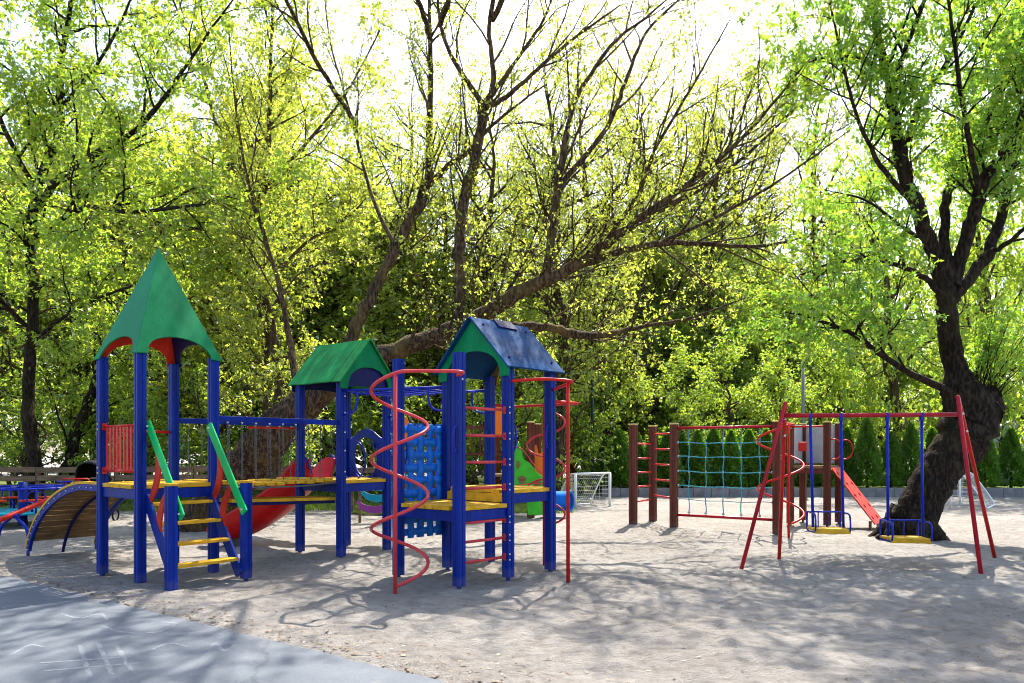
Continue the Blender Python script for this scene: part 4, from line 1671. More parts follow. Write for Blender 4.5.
# merry-go-round
mc = V3(-10.6, 15.6, 0)
MG = thing('merry_go_round', mc, 'blue merry-go-round with red seats left of the plank ramp', 'merry-go-round')
MB().disc(mc + Z * 0.32, Z, 1.0, 0.05, 32).build('platform', M['teal'], MG)
MB().tube([mc, mc + Z * 0.95], 0.09, 12).build('hub', M['blue'], MG)
MB().tube(np.array([mc + V3(1.02 * math.cos(t), 1.02 * math.sin(t), 0.83) for t in np.linspace(0, 2 * PI, 41)[:-1]]), 0.022, 8, closed=True).build('handrail', M['blue_tube'], MG)
for k in range(6):
    th = 2 * PI * k / 6 + 0.3
    e = V3(math.cos(th), math.sin(th), 0)
    f = V3(-math.sin(th), math.cos(th), 0)
    MB().box(mc + e * 0.72 + Z * 0.58, e * 0.15, f * 0.22, Z * 0.02).build('seat', M['red_board'], MG, 0.008)
    m = MB()
    m.tube([mc + e * 0.72 + Z * 0.34, mc + e * 0.72 + Z * 0.56], 0.025, 8)
    m.tube([mc + e * 1.0 + Z * 0.34, mc + e * 1.02 + Z * 0.83], 0.02, 8)
    m.tube([mc + e * 0.08 + Z * 0.83, mc + e * 1.0 + Z * 0.83], 0.018, 8)
    m.build('seat_support', M['blue_tube'], MG)
    MB().tube(np.array([mc + e * 1.0 + f * 0.17 * math.cos(t) + Z * (0.66 + 0.13 * math.sin(t)) for t in np.linspace(0, 2 * PI, 17)[:-1]]), 0.014, 6, closed=True).build('backrest', M['blue_tube'], MG)

# seesaw
sc_ = V3(-8.55, 12.35, 0)
SE = thing('seesaw', sc_, 'red seesaw beam on bowed blue legs beside the plank ramp', 'seesaw')
sdir = V3(0.22, 0.97, 0)
sdir /= np.linalg.norm(sdir)
spx = np.cross(Z, sdir)
m = MB()
m.tube([sc_ - sdir * 1.35 + Z * 0.14, sc_ + Z * 0.53, sc_ + sdir * 1.35 + Z * 0.92], 0.045, 10)
m.build('beam', M['red'], SE)
for s in (-1, 1):
    pts = spline([sc_ + spx * 0.08 * s - sdir * 0.34 - Z * 0.05, sc_ + spx * 0.08 * s - sdir * 0.2 + Z * 0.3, sc_ + spx * 0.08 * s + Z * 0.46, sc_ + spx * 0.08 * s + sdir * 0.2 + Z * 0.3, sc_ + spx * 0.08 * s + sdir * 0.34 - Z * 0.05], 6)
    pts2 = spline([sc_ + spx * 0.36 * s - Z * 0.05, sc_ + spx * 0.26 * s + Z * 0.3, sc_ + spx * 0.06 * s + Z * 0.47], 6)
    MB().tube(pts2, 0.026, 8).build('leg', M['blue_tube'], SE)
MB().tube([sc_ + spx * 0.1 + Z * 0.5, sc_ - spx * 0.1 + Z * 0.5], 0.04, 10).build('pivot', M['blue_tube'], SE)
for e in (-1, 1):
    b_ = sc_ + sdir * 1.05 * e + Z * (0.53 + 0.30 * e)
    MB().tube([b_, b_ + Z * 0.22], 0.018, 8).build('handle_stem', M['blue_tube'], SE)
    MB().tube([b_ + Z * 0.22 - spx * 0.16, b_ + Z * 0.22 + spx * 0.16], 0.017, 8).build('handle', M['blue_tube'], SE)
    MB().ball(sc_ + sdir * 1.38 * e + Z * (0.55 + 0.40 * e), 0.12, 14, 9, (1, 1, 0.9)).build('seat', M['red'], SE)

# pushchair behind the tower deck
pc_ = V3(-9.45, 16.2, 0)
PU = thing('pushchair', pc_, 'black pushchair with a deep hood and thin red frame, parked by the fence', 'pushchair')
m = MB()
for i in range(7):
    pass
hood = []
vs, fs = [], []
for i in range(9):
    ph = PI * 0.05 + PI * 0.62 * i / 8
    for k in range(11):
        th = -PI / 2 + PI * k / 10
        vs.append(pc_ + V3(0.30 * math.sin(th) * 0.9, 0.34 * math.cos(ph) * math.cos(th * 0.35), 0.96 + 0.44 * math.sin(ph) * max(0, math.cos(th)) ** 0.5))
for i in range(8):
    for k in range(10):
        a = i * 11 + k
        fs.append([a, a + 1, a + 12, a + 11])
m.add(vs, fs, True)
o = m.build('hood', M['black'], PU)
sm = o.modifiers.new('solid', 'SOLIDIFY')
sm.thickness = 0.02
m = MB()
m.box(pc_ + V3(0, 0.05, 0.70), (0.28, 0, 0), (0, 0.40, 0.03), (0, -0.03, 0.26))
m.build('seat', M['black'], PU, 0.06)
m = MB()
for s in (-1, 1):
    m.tube([pc_ + V3(0.27 * s, 0.4, 0.16), pc_ + V3(0.27 * s, -0.25, 0.72), pc_ + V3(0.27 * s, -0.62, 1.02)], 0.014, 8)
    m.tube([pc_ + V3(0.27 * s, -0.45, 0.16), pc_ + V3(0.27 * s, 0.2, 0.62)], 0.014, 8)
m.tube([pc_ + V3(-0.27, -0.62, 1.02), pc_ + V3(0.27, -0.62, 1.02)], 0.016, 8)
m.build('frame', M['red'], PU)
for sx in (-1, 1):
    for sy in (-0.45, 0.4):
        MB().tube(np.array([pc_ + V3(0.31 * sx, sy + 0.13 * math.cos(t), 0.15 + 0.13 * math.sin(t)) for t in np.linspace(0, 2 * PI, 21)[:-1]]), 0.02, 8, closed=True).build('wheel', M['black'], PU)

# painted crescents on a small frame (seen below the crawl panel)
cp = V3(-3.1, 16.6, 0)
CR = thing('rocking_arc_frame', cp, 'short post frame carrying two teal arcs and one purple arc', 'play panel')
for s in (-0.42, 0.42):
    MB().box(cp + V3(s, 0.06, 0.42), (0.03, 0, 0), (0, 0.03, 0), (0, 0, 0.46)).build('post', M['wood'], CR, 0.005)
for z, mt, dx in ((0.78, M['teal'], 0.08), (0.52, M['teal'], 0.0), (0.26, M['purple'], -0.08)):
    poly = []
    for i in range(15):
        th = PI + PI * i / 14
        poly.append(cp + V3(dx + 0.40 * math.cos(th), 0, z + 0.22 + 0.30 * math.sin(th)))
    for i in range(15):
        th = 2 * PI - PI * i / 14
        poly.append(cp + V3(dx + 0.34 * math.cos(th), 0, z + 0.24 + 0.15 * math.sin(th)))
    m = MB()
    m.prism(poly, V3(0, 0.03, 0))
    m.build('arc_board', mt, CR, 0.004)

# ------------------------------------------------------------------ second, wooden play set at the back
S0 = V3(0.2, 17.2, 0)
PT = thing('wooden_play_set', S0, 'brown wooden play set with lime green and orange panels, seen through the blue roofed tower', 'play set')
sp_pts = [V3(-0.6, 17.6, 0), V3(0.45, 17.2, 0), V3(0.65, 18.4, 0), V3(-0.4, 18.7, 0), V3(-1.9, 18.2, 0)]
for p, h in zip(sp_pts, (2.35, 2.3, 2.3, 2.5, 2.2)):
    post('post', M['brown_post'], PT, p[0], p[1], 0.02, h, 20, 0.13, True, M['cap'])
m = MB()
m.prism([V3(-0.62, 17.55, 1.0), V3(0.5, 17.15, 1.0), V3(0.7, 18.4, 1.0), V3(-0.4, 18.75, 1.0)], Z * 0.06)
m.build('deck', M['wood'], PT)
e = V3(0.93, -0.2, 0)
# lime panel, hump shaped (front), sloping off to the right
def outline(o, ux, pts, th, mat, name):
    m = MB()
    poly = [o + ux * a + Z * b for a, b in spline([(x, y, 0) for x, y in pts], 4)[:, :2]]
    nrm = np.cross(ux, Z)
    m.prism(poly, nrm / np.linalg.norm(nrm) * th)
    return m.build(name, mat, PT, 0.006)


ux = V3(0.98, 0.1, 0)
outline(V3(0.02, 16.95, 0), ux, [(0, 0.75), (0.0, 1.3), (0.08, 1.75), (0.17, 1.78), (0.26, 1.45), (0.42, 1.32), (0.58, 1.12), (0.80, 0.95), (0.86, 0.72), (0.6, 0.62), (0.3, 0.62)], 0.03, M['lime'], 'dragon_board')
outline(V3(0.35, 16.95, 0), ux, [(0.02, 0.12), (0.02, 0.55), (0.28, 0.6), (0.42, 0.5), (0.45, 0.12)], 0.03, M['lime'], 'dragon_board')
outline(V3(0.36, 17.35, 0), ux, [(0, 1.15), (0.02, 1.75), (0.15, 1.66), (0.22, 1.78), (0.30, 1.55), (0.42, 1.62), (0.46, 1.2), (0.4, 1.0), (0.1, 1.0)], 0.03, M['orange'], 'flame_board')
outline(V3(-0.50, 17.45, 0), ux, [(0, 2.0), (0.05, 2.6), (0.3, 2.7), (0.42, 2.5), (0.4, 2.0)], 0.03, M['orange'], 'flame_board')
outline(V3(-2.75, 17.0, 0), ux, [(0, 1.75), (0.02, 2.3), (0.2, 2.45), (0.33, 2.25), (0.3, 1.75)], 0.03, M['orange'], 'flame_board')
m = MB()
for i in range(6):
    x = -0.62 + 0.17 * i
    m.box(V3(-0.68 + 0.2 * i - 0.5, 17.62, 1.9), (0.02, 0, 0), (0, 0.012, 0), (0, 0, 0.38))
m.box(V3(-0.68, 17.62, 1.55), (0.6, 0, 0), (0, 0.014, 0), (0, 0, 0.03))
m.box(V3(-0.68, 17.62, 2.2), (0.6, 0, 0), (0, 0.014, 0), (0, 0, 0.03))
m.build('slat_railing', M['brown_post'], PT)
m = MB()
m.ball(V3(-0.55, 17.4, 1.85), 0.11, 10, 7)
m.build('play_ball', M['purple'], PT)
for (ox, oz, rx, rz) in ((0.22, 0.95, 0.10, 0.09), (0.58, 0.86, 0.09, 0.07), (0.12, 1.30, 0.05, 0.09)):
    poly = [V3(0.02, 16.915, 0) + ux * (ox + rx * math.cos(t_) * (1 + 0.15 * math.sin(3 * t_))) + Z * (oz + rz * math.sin(t_)) for t_ in np.linspace(0, 2 * PI, 19)[:-1]]
    MB().prism(poly, V3(0, -0.012, 0)).build('painted_patch', M['wood'], PT)
MB().tube(spline([V3(0.05, 16.9, 1.72), V3(0.25, 16.9, 1.66), V3(0.52, 16.92, 1.3), V3(0.86, 16.95, 0.98)], 6), 0.014, 6).build('handrail', M['rose'], PT)
MB().tube(spline([V3(0.0, 16.88, 0.78), V3(0.4, 16.9, 0.86), V3(0.9, 16.95, 0.84)], 6), 0.014, 6).build('handrail', M['rose'], PT)
# blue crawl barrel
m = MB()
bp_, bq_ = V3(0.75, 17.5, 0.42), V3(1.38, 17.2, 0.42)
m.tube([bp_, bq_], 0.24, 20, caps=False)
m.tube([bq_, bp_], 0.21, 20, caps=False)
ring = lambda c, r: np.array([c + r * (Z * math.sin(t) + V3(0.43, 0.9, 0) * math.cos(t)) for t in np.linspace(0, 2 * PI, 25)[:-1]])
m.tube(ring(bq_, 0.235), 0.035, 8, closed=True)
m.tube(ring(bp_, 0.235), 0.035, 8, closed=True)
m.build('barrel', M['net_blue'], PT)

# ------------------------------------------------------------------ poles
o = MB().tube([V3(2.95, 26.4, 0.2), V3(2.95, 26.4, 4.25)], 0.055, 10).build('metal_pole', M['dark_pole'], None, 0, (2.95, 26.4, 0.2))
tag(o, 'plain dark green pole rising behind the small goal', 'pole')
o = MB().tube([W(803, 488, 27) * [1, 1, 0] + Z * 0.2, W(803, 488, 27) * [1, 1, 0] + Z * 5.0], 0.06, 10).build('metal_pole', M['grey_pole'], None, 0, tuple(W(803, 488, 27) * [1, 1, 0]))
tag(o, 'plain grey pole rising behind the grey panel platform', 'pole')


# ------------------------------------------------------------------ buildings seen through the trees
def building(x0, x1, y, h, mat, label, cols, rows, z1, dep=14):
    c = V3((x0 + x1) / 2, y, 0)
    b = thing('apartment_building', c, label, 'building')
    m = MB()
    m.box(c + V3(0, dep / 2, h / 2), ((x1 - x0) / 2, 0, 0), (0, dep / 2, 0), (0, 0, h / 2))
    m.build('walls', mat, b)
    m = MB()
    m.box(c + V3(0, dep / 2, h + 0.3), ((x1 - x0) / 2 + 0.3, 0, 0), (0, dep / 2 + 0.3, 0), (0, 0, 0.3))
    m.build('roof', M['concrete_wall'], b)
    first = None
    for i in range(cols):
        for j in range(rows):
            px = x0 + (x1 - x0) * (i + 0.5) / cols
            pz = z1 + (h - z1 - 1) * (j + 0.5) / rows
            if first is None:
                m = MB()
                m.box(world_loc(b) + Vector((0, -0.05, 0)), (0.75, 0, 0), (0, 0.06, 0), (0, 0, 0.8))
                first = m.build('window', M['glass'], b)
                f2 = MB()
                for sx in (-1, 0, 1):
                    f2.box(np.array(world_loc(b)) + V3(0.75 * sx, -0.07, 0), (0.06, 0, 0), (0, 0.09, 0), (0, 0, 0.86))
                for sz in (-1, 1):
                    f2.box(np.array(world_loc(b)) + V3(0, -0.066, 0.83 * sz), (0.69, 0, 0), (0, 0.08, 0), (0, 0, 0.05))
                fr = f2.build('window_frame', M['white'], first)
                w_ = first
            else:
                w_ = first.copy()
                COL.objects.link(w_)
                w_.parent = b
                g_ = fr.copy()
                COL.objects.link(g_)
                g_.parent = w_
            w_.location = (px - c[0], 0, pz)


building(14.5, 24.5, 84, 26.0, M['concrete_wall'], 'grey apartment block glimpsed through the branches above the rope net', 5, 7, 5)
building(26.0, 30.5, 92, 19.0, M['brick'], 'orange brick apartment block glimpsed between trunks right of centre', 3, 5, 4)
# pale cladding glimpsed between two thujas
sh = thing('shed', (22.45, 32.5, 0.27), 'pale bluish white shed glimpsed between thujas right of the leaning trunk', 'shed')
MB().box((22.45, 33.4, 1.45), (0.75, 0, 0), (0, 0.9, 0), (0, 0, 1.18)).build('walls', M['pale_blue'], sh, 0.01)
m = MB()
m.prism([V3(21.6, 32.3, 2.64), V3(23.3, 32.3, 2.64), V3(22.45, 32.3, 3.0)], V3(0, 2.2, 0))
m.build('roof', M['grey_panel'], sh)


# ------------------------------------------------------------------ trees
class Tree:
    def __init__(s, seed):
        s.r = np.random.default_rng(seed)
        s.bv, s.bf, s.nb = [], [], 0
        s.lp, s.ld, s.ls = [], [], []

    def tube(s, pts, rad, sides):
        n = len(pts)
        t = np.gradient(pts, axis=0)
        t /= np.linalg.norm(t, axis=1)[:, None] + 1e-9
        ref = np.array([0.31, 0.2, 0.93]) if abs(t[n // 2][2]) < 0.85 else np.array([0.95, 0.3, 0.1])
        a = np.cross(t, ref)
        a /= np.linalg.norm(a, axis=1)[:, None] + 1e-9
        b = np.cross(t, a)
        th = np.arange(sides) * 2 * PI / sides
        v = pts[:, None, :] + rad[:, None, None] * (np.cos(th)[None, :, None] * a[:, None, :] + np.sin(th)[None, :, None] * b[:, None, :])
        if sides > 7:
            k = 1 + 0.09 * np.sin(3 * th[None, :] + pts[:, 2][:, None] * 1.7) + s.r.normal(0, 0.05, (n, sides))
            v = pts[:, None, :] + (v - pts[:, None, :]) * k[:, :, None]
        i = np.arange(n - 1)[:, None] * sides
        k = np.arange(sides)[None, :]
        k2 = (k + 1) % sides
        f = np.stack([i + k, i + k2, i + sides + k2, i + sides + k], 2).reshape(-1, 4) + s.nb
        s.bv.append(v.reshape(-1, 3))
        s.bf.append(f)
        s.nb += n * sides

    def limb(s, pts, radii, jit=0.03):
        """hand-laid limb: list of points and radii"""
        p = np.asarray(pts, float)
        q = spline(np.c_[p, np.asarray(radii)[:, None]], 6)
        P, rr = q[:, :3], np.maximum(q[:, 3], 0.006)
        P = P + s.r.normal(0, 1, P.shape) * (jit * np.minimum(1, rr * 6))[:, None]
        s.tube(P, rr, 12 if rr[0] > 0.09 else 7)
        return P, rr

    def leaves_along(s, pts, n, size, spread):
        k = s.r.uniform(0.25, 1, n) * (len(pts) - 1)
        i = np.minimum(k.astype(int), len(pts) - 2)
        p = pts[i] + (pts[i + 1] - pts[i]) * (k - i)[:, None]
        s.lp.append(p + s.r.normal(0, spread, (n, 3)))
        d = (pts[-1] - pts[0])
        s.ld.append(np.tile(d / (np.linalg.norm(d) + 1e-9), (n, 1)))
        s.ls.append(np.full(n, size) * s.r.uniform(0.45, 1.4, n))

    def sprout(s, P, rr, lv, cfg):
        """side shoots along a branch; cfg[lv] = per metre, length, angle, rise, start"""
        c = cfg[lv]
        seg = np.linalg.norm(np.diff(P, axis=0), axis=1)
        L = seg.sum()
        cum = np.r_[0, np.cumsum(seg)] / L
        n = max(c.get('min', 1), int(L * c['per'] * s.r.uniform(0.8, 1.2)))
        last = lv == len(cfg) - 1
        for j in range(n):
            f = c['start'] + (1 - c['start']) * (j + s.r.uniform(0, 1)) / n
            f = min(f, 0.999)
            i = min(np.searchsorted(cum, f) - 1, len(P) - 2)
            i = max(i, 0)
            w = (f - cum[i]) / (cum[i + 1] - cum[i] + 1e-9)
            p = P[i] + (P[i + 1] - P[i]) * w
            r0 = rr[i] + (rr[i + 1] - rr[i]) * w
            t = P[i + 1] - P[i]
            t = t / (np.linalg.norm(t) + 1e-9)
            q = s.r.normal(0, 1, 3)
            q -= np.dot(q, t) * t
            q /= np.linalg.norm(q) + 1e-9
            an = R(c['ang']) * s.r.uniform(0.7, 1.3)
            d = math.cos(an) * t + math.sin(an) * q + Z * c['rise']
            d /= np.linalg.norm(d)
            ln = c['len'] * s.r.uniform(0.55, 1.2) * (1 - 0.45 * f)
            k = c.get('seg', 5)
            pts = [p]
            dd = d
            for _ in range(k):
                dd = dd + s.r.normal(0, c.get('wob', 0.16), 3) + Z * c.get('trop', 0.03)
                dd = dd / np.linalg.norm(dd)
                pts.append(pts[-1] + dd * ln / k)
            pts = np.array(pts)
            ra = min(r0 * 0.62, c['rad'])
            rad = np.linspace(ra, max(ra * 0.3, 0.003), k + 1)
            s.tube(pts, rad, 6 if ra > 0.03 else (4 if ra > 0.012 else 3))
            if last or c.get('leafy'):
                s.leaves_along(pts, s.r.poisson(c['leaves']), c['size'], c['spread'])
            if not last:
                s.sprout(pts, rad, lv + 1, cfg)

    def build(s, root, bark_m, leaf_m, aspect=0.55, droop=0.3, tuft=3):
        base = np.array(world_loc(root))
        v = np.concatenate(s.bv) - base
        f = np.concatenate(s.bf)
        me = mesh_np('trunk', v, f.ravel(), np.full(len(f), 4), np.ones(len(f), bool))
        me.materials.append(bark_m)
        o = bpy.data.objects.new('trunk', me)
        COL.objects.link(o)
        o.parent = root
        P, D, S = np.concatenate(s.lp) - base, np.concatenate(s.ld), np.concatenate(s.ls)
        P, D, S = np.repeat(P, tuft, 0), np.repeat(D, tuft, 0), np.repeat(S, tuft) * s.r.uniform(0.75, 1.15, len(S) * tuft)
        k = len(P)
        P = P + s.r.normal(0, 0.18, (k, 3)) * S[:, None]
        d = D * 0.5 + s.r.normal(0, 0.75, (k, 3)) - Z * droop
        d /= np.linalg.norm(d, axis=1)[:, None]
        nn = s.r.normal(0, 0.75, (k, 3)) + Z * 0.9
        sd_ = np.cross(d, nn)
        sd_ /= np.linalg.norm(sd_, axis=1)[:, None] + 1e-9
        up = np.cross(sd_, d)
        W_ = S * aspect / 2
        vv = np.zeros((k, 4, 3))
        vv[:, 0] = P
        vv[:, 1] = P + d * (S * 0.45)[:, None] + sd_ * W_[:, None] + up * (S * 0.08)[:, None]
        vv[:, 2] = P + d * S[:, None] - up * (S * 0.06)[:, None]
        vv[:, 3] = P + d * (S * 0.45)[:, None] - sd_ * W_[:, None] + up * (S * 0.08)[:, None]
        me = mesh_np('crown', vv.reshape(-1, 3), np.arange(4 * k), np.full(k, 4))
        me.materials.append(leaf_m)
        c = bpy.data.objects.new('crown', me)
        COL.objects.link(c)
        c.parent = root
        return k


# --- the big leaning tree that arches over the towers
lt = thing('leaning_tree', (-6.5, 15.0, 0), 'big leaning tree whose long dark limb arches over the gabled towers', 'tree')
t = Tree(21)


def PX(*rows):
    return [W(a, b, y) for a, b, y, r in rows], [r if r > 0.3 else r * 0.77 for a, b, y, r in rows]


limbs = []
limbs.append(t.limb(*PX((190, 545, 15, .56), (198, 530, 15, .52), (228, 488, 15, .46), (262, 445, 15, .43), (305, 405, 15, .36), (350, 375, 14.8, .29), (395, 352, 14.6, .24), (440, 333, 14.4, .22), (490, 310, 14.2, .19), (515, 294, 14, .18), (581, 263, 13.8, .14), (616, 237, 13.6, .11), (651, 211, 13.4, .085), (700, 176, 13.2, .06), (750, 130, 13, .04), (800, 70, 12.8, .02))))
limbs.append(t.limb(*PX((575, 266, 13.8, .11), (629, 250, 13.9, .09), (665, 243, 14, .08), (700, 244, 14.1, .06), (760, 246, 14.3, .04), (810, 236, 14.5, .02))))
limbs.append(t.limb(*PX((470, 320, 14.3, .13), (505, 325, 14.6, .12), (546, 327, 14.8, .11), (572, 333, 15, .12), (600, 335, 15.1, .09), (640, 327, 15.3, .06), (690, 318, 15.5, .04), (745, 298, 15.8, .02))))
limbs.append(t.limb(*PX((455, 328, 14.3, .15), (460, 300, 14.3, .145), (460, 246, 14.4, .14), (465, 198, 14.5, .14), (476, 154, 14.5, .135), (485, 102, 14.6, .11))))
limbs.append(t.limb(*PX((485, 106, 14.6, .08), (454, 61, 14.9, .06), (440, 22, 15.2, .045), (436, -30, 15.4, .03), (425, -90, 15.6, .015))))
limbs.append(t.limb(*PX((485, 106, 14.6, .085), (493, 79, 14.5, .07), (489, 26, 14.4, .055), (497, -30, 14.2, .035), (500, -90, 14, .015))))
limbs.append(t.limb(*PX((485, 108, 14.6, .08), (505, 98, 14.4, .06), (537, 70, 14.2, .05), (572, 40, 14, .038), (620, 5, 13.6, .02))))
limbs.append(t.limb(*PX((490, 98, 14.6, .06), (520, 55, 14.9, .045), (548, 10, 15.2, .035), (560, -50, 15.4, .015))))
limbs.append(t.limb(*PX((330, 386, 15, .19), (352, 335, 15.1, .17), (379, 281, 15.3, .155), (405, 228, 15.4, .14), (427, 184, 15.5, .12), (430, 110, 15.7, .085), (430, 30, 15.9, .06), (426, -50, 16.1, .03), (420, -110, 16.2, .015))))
limbs.append(t.limb(*PX((425, 190, 15.5, .09), (445, 168, 15.3, .075), (468, 152, 15, .06), (500, 118, 14.7, .04), (545, 85, 14.3, .02))))
limbs.append(t.limb(*PX((395, 248, 15.4, .07), (370, 190, 15.9, .05), (352, 120, 16.4, .04), (330, 40, 16.9, .025), (322, -30, 17.2, .012))))
limbs.append(t.limb(*PX((546, 280, 13.9, .115), (555, 211, 13.9, .105), (559, 176, 13.8, .09), (572, 110, 13.7, .06), (590, 75, 13.6, .05), (616, 40, 13.4, .04), (645, 18, 13.2, .028), (690, -20, 13, .014))))
limbs.append(t.limb(*PX((558, 188, 13.8, .075), (607, 127, 13.9, .06), (625, 83, 14, .05), (647, 31, 14.2, .038), (686, -8, 14.4, .025), (710, -50, 14.6, .012))))
limbs.append(t.limb(*PX((600, 250, 13.7, .06), (640, 190, 13.3, .05), (655, 150, 13, .04), (690, 90, 12.7, .03), (730, 20, 12.4, .015))))
limbs.append(t.limb(*PX((640, 220, 13.5, .06), (690, 195, 13.9, .05), (740, 160, 14.2, .04), (800, 105, 14.6, .028), (850, 60, 14.9, .014))))
limbs.append(t.limb(*PX((660, 243, 14, .05), (720, 215, 13.6, .04), (780, 180, 13.2, .03), (850, 130, 12.9, .014))))
limbs.append(t.limb(*PX((560, 270, 13.9, .05), (600, 215, 14.3, .04), (625, 185, 14.6, .033), (640, 120, 14.9, .025), (680, 60, 15.2, .012))))
limbs.append(t.limb(*PX((300, 410, 15, .11), (290, 340, 15.6, .09), (275, 270, 16, .07), (250, 190, 16.5, .05), (235, 100, 17, .03), (228, 20, 17.4, .015))))
for q in ([(-1.8, 15.9, 10.7), (-2.0, 14.6, 11.0), (-2.6, 13.2, 11.2), (-3.4, 11.9, 11.2), (-4.2, 10.9, 11.0)],  # unseen limbs above the frame, added to cast dappled shade on the path
          [(-1.52, 15.2, 10.6), (-1.0, 13.9, 11.0), (-0.5, 12.7, 11.2), (-0.2, 11.4, 11.1)],
          [(-3.64, 16.4, 9.16), (-4.2, 15.2, 10.0), (-4.8, 13.8, 11.2), (-5.4, 12.4, 11.8)],
          [(-0.4, 14.4, 10.2), (0.2, 13.2, 10.8), (0.6, 11.9, 11.2), (0.8, 10.8, 11.2)]):
    limbs.append(t.limb([np.array(p) for p in q], list(np.linspace(.06, .015, len(q)))))
cfg = [dict(per=2.1, len=2.4, ang=42, rise=0.28, start=0.22, rad=0.026, seg=7, wob=0.13, trop=0.04, leaves=2, size=0.07, spread=0.04),
       dict(per=4.6, len=1.0, ang=42, rise=0.12, start=0.15, rad=0.008, seg=4, wob=0.16, trop=0.02, leaves=4, size=0.07, spread=0.04, leafy=True),
       dict(per=4.6, len=0.36, ang=45, rise=0.05, start=0.2, rad=0.004, seg=3, wob=0.2, trop=0.0, leaves=2.0, size=0.066, spread=0.03)]
for i, (P, rr) in enumerate(limbs):
    c = [dict(q) for q in cfg]
    if i == 0:
        c[0]['start'] = 0.42
        c[0]['per'] = 3.2
    if i in (8, 10, 17):
        c[2]['leaves'] = 7
    if i >= 18:
        c[2]['leaves'] = 5
        c[0]['per'] = 3.0
    t.sprout(P, rr, 0, c)
n_lean = t.build(lt, M['bark_lean'], M['leaf_young'], tuft=2)

# --- the thick leaning tree on the right
wt = thing('old_willow', (7.4, 13.4, 0), 'thick dark trunked tree leaning right behind the swings, with fresh green crown', 'tree')
t = Tree(5)
limbs = []
limbs.append(t.limb(*PX((900, 556, 13.4, .56), (907, 543, 13.4, .44), (914, 520, 13.4, .38), (922, 500, 13.4, .355), (934, 477, 13.4, .37), (947, 458, 13.4, .40), (962, 437, 13.4, .43), (970, 415, 13.4, .43), (963, 394, 13.4, .36), (957, 370, 13.4, .27), (950, 335, 13.4, .24), (945, 292, 13.4, .22)), jit=0.006))
for k in range(6):
    th = k * 1.05 + 0.4
    e = V3(math.cos(th), math.sin(th), 0)
    b_ = W(909, 540, 13.4) * [1, 1, 0]
    L_ = t.r.uniform(0.56, 0.72)
    limbs.append(t.limb([b_ + e * 0.16 + Z * 0.55, b_ + e * 0.33 + Z * 0.2, b_ + e * 0.5 + Z * 0.03, b_ + e * L_ - Z * 0.06], [.16, .17, .12, .04], jit=0.006))
limbs.append(t.limb(*PX((966, 428, 13.4, .38), (980, 410, 13.45, .36), (991, 402, 13.5, .24), (997, 398, 13.5, .08)), jit=0.05))
limbs.append(t.limb(*PX((946, 300, 13.4, .08), (920, 275, 13.2, .065), (880, 262, 12.9, .05), (838, 262, 12.6, .035), (800, 275, 12.3, .014))))
limbs.append(t.limb(*PX((885, 70, 13, .06), (850, 55, 13.4, .045), (815, 60, 13.8, .03), (780, 80, 14.2, .012))))
limbs.append(t.limb(*PX((947, 305, 13.4, .20), (938, 263, 13.4, .18), (917, 211, 13.3, .16), (900, 152, 13.2, .14), (891, 88, 13.1, .11), (877, 29, 13, .085), (862, -40, 12.8, .05), (850, -110, 12.6, .02))))
limbs.append(t.limb(*PX((946, 300, 13.4, .13), (950, 275, 13.4, .12), (944, 234, 13.5, .11), (950, 187, 13.6, .10), (967, 152, 13.7, .09), (990, 111, 13.9, .07), (1014, 58, 14.1, .05), (1040, -10, 14.3, .02))))
limbs.append(t.limb(*PX((948, 300, 13.4, .17), (957, 272, 13.4, .16), (973, 216, 13.2, .15), (987, 175, 13, .13), (1014, 140, 12.8, .11), (1035, 80, 12.6, .07), (1050, 0, 12.4, .03))))
limbs.append(t.limb(*PX((948, 305, 13.4, .16), (961, 290, 13.5, .15), (985, 257, 13.7, .135), (998, 228, 13.9, .12), (1014, 160, 14.1, .09), (1030, 90, 14.4, .06), (1040, 20, 14.6, .03))))
limbs.append(t.limb(*PX((902, 158, 13.2, .10), (920, 105, 13.5, .08), (950, 58, 13.8, .06), (975, 5, 14.1, .04), (990, -50, 14.4, .02))))
limbs.append(t.limb(*PX((952, 392, 13.3, .10), (925, 380, 13.1, .085), (897, 366, 12.9, .07), (856, 336, 12.6, .055), (815, 319, 12.3, .03), (785, 312, 12.1, .015))))
limbs.append(t.limb(*PX((915, 205, 13.3, .07), (880, 165, 13, .055), (855, 110, 12.7, .04), (840, 50, 12.4, .03), (825, -20, 12.1, .014))))
limbs.append(t.limb(*PX((930, 245, 13.4, .06), (900, 225, 14, .045), (865, 200, 14.6, .03), (825, 190, 15.2, .014))))
limbs.append(t.limb(*PX((985, 255, 13.7, .07), (1005, 245, 13.4, .06), (1030, 225, 13, .045), (1070, 200, 12.6, .02))))
limbs.append(t.limb(*PX((893, 100, 13.1, .07), (905, 50, 12.6, .055), (925, 0, 12, .04), (940, -60, 11.4, .02))))
limbs.append(t.limb(*PX((980, 195, 13, .07), (965, 120, 12.4, .055), (955, 50, 11.8, .04), (945, -30, 11.2, .02))))
wil = [dict(per=3.2, len=1.9, ang=48, rise=0.15, start=0.28, rad=0.03, seg=6, wob=0.15, trop=-0.01, leaves=2, size=0.10, spread=0.05),
       dict(per=4.2, len=0.95, ang=46, rise=0.0, start=0.1, rad=0.008, seg=4, wob=0.16, trop=-0.05, leaves=6, size=0.10, spread=0.06, leafy=True),
       dict(per=5.0, len=0.45, ang=45, rise=-0.05, start=0.1, rad=0.004, seg=3, wob=0.2, trop=-0.07, leaves=5, size=0.10, spread=0.06)]
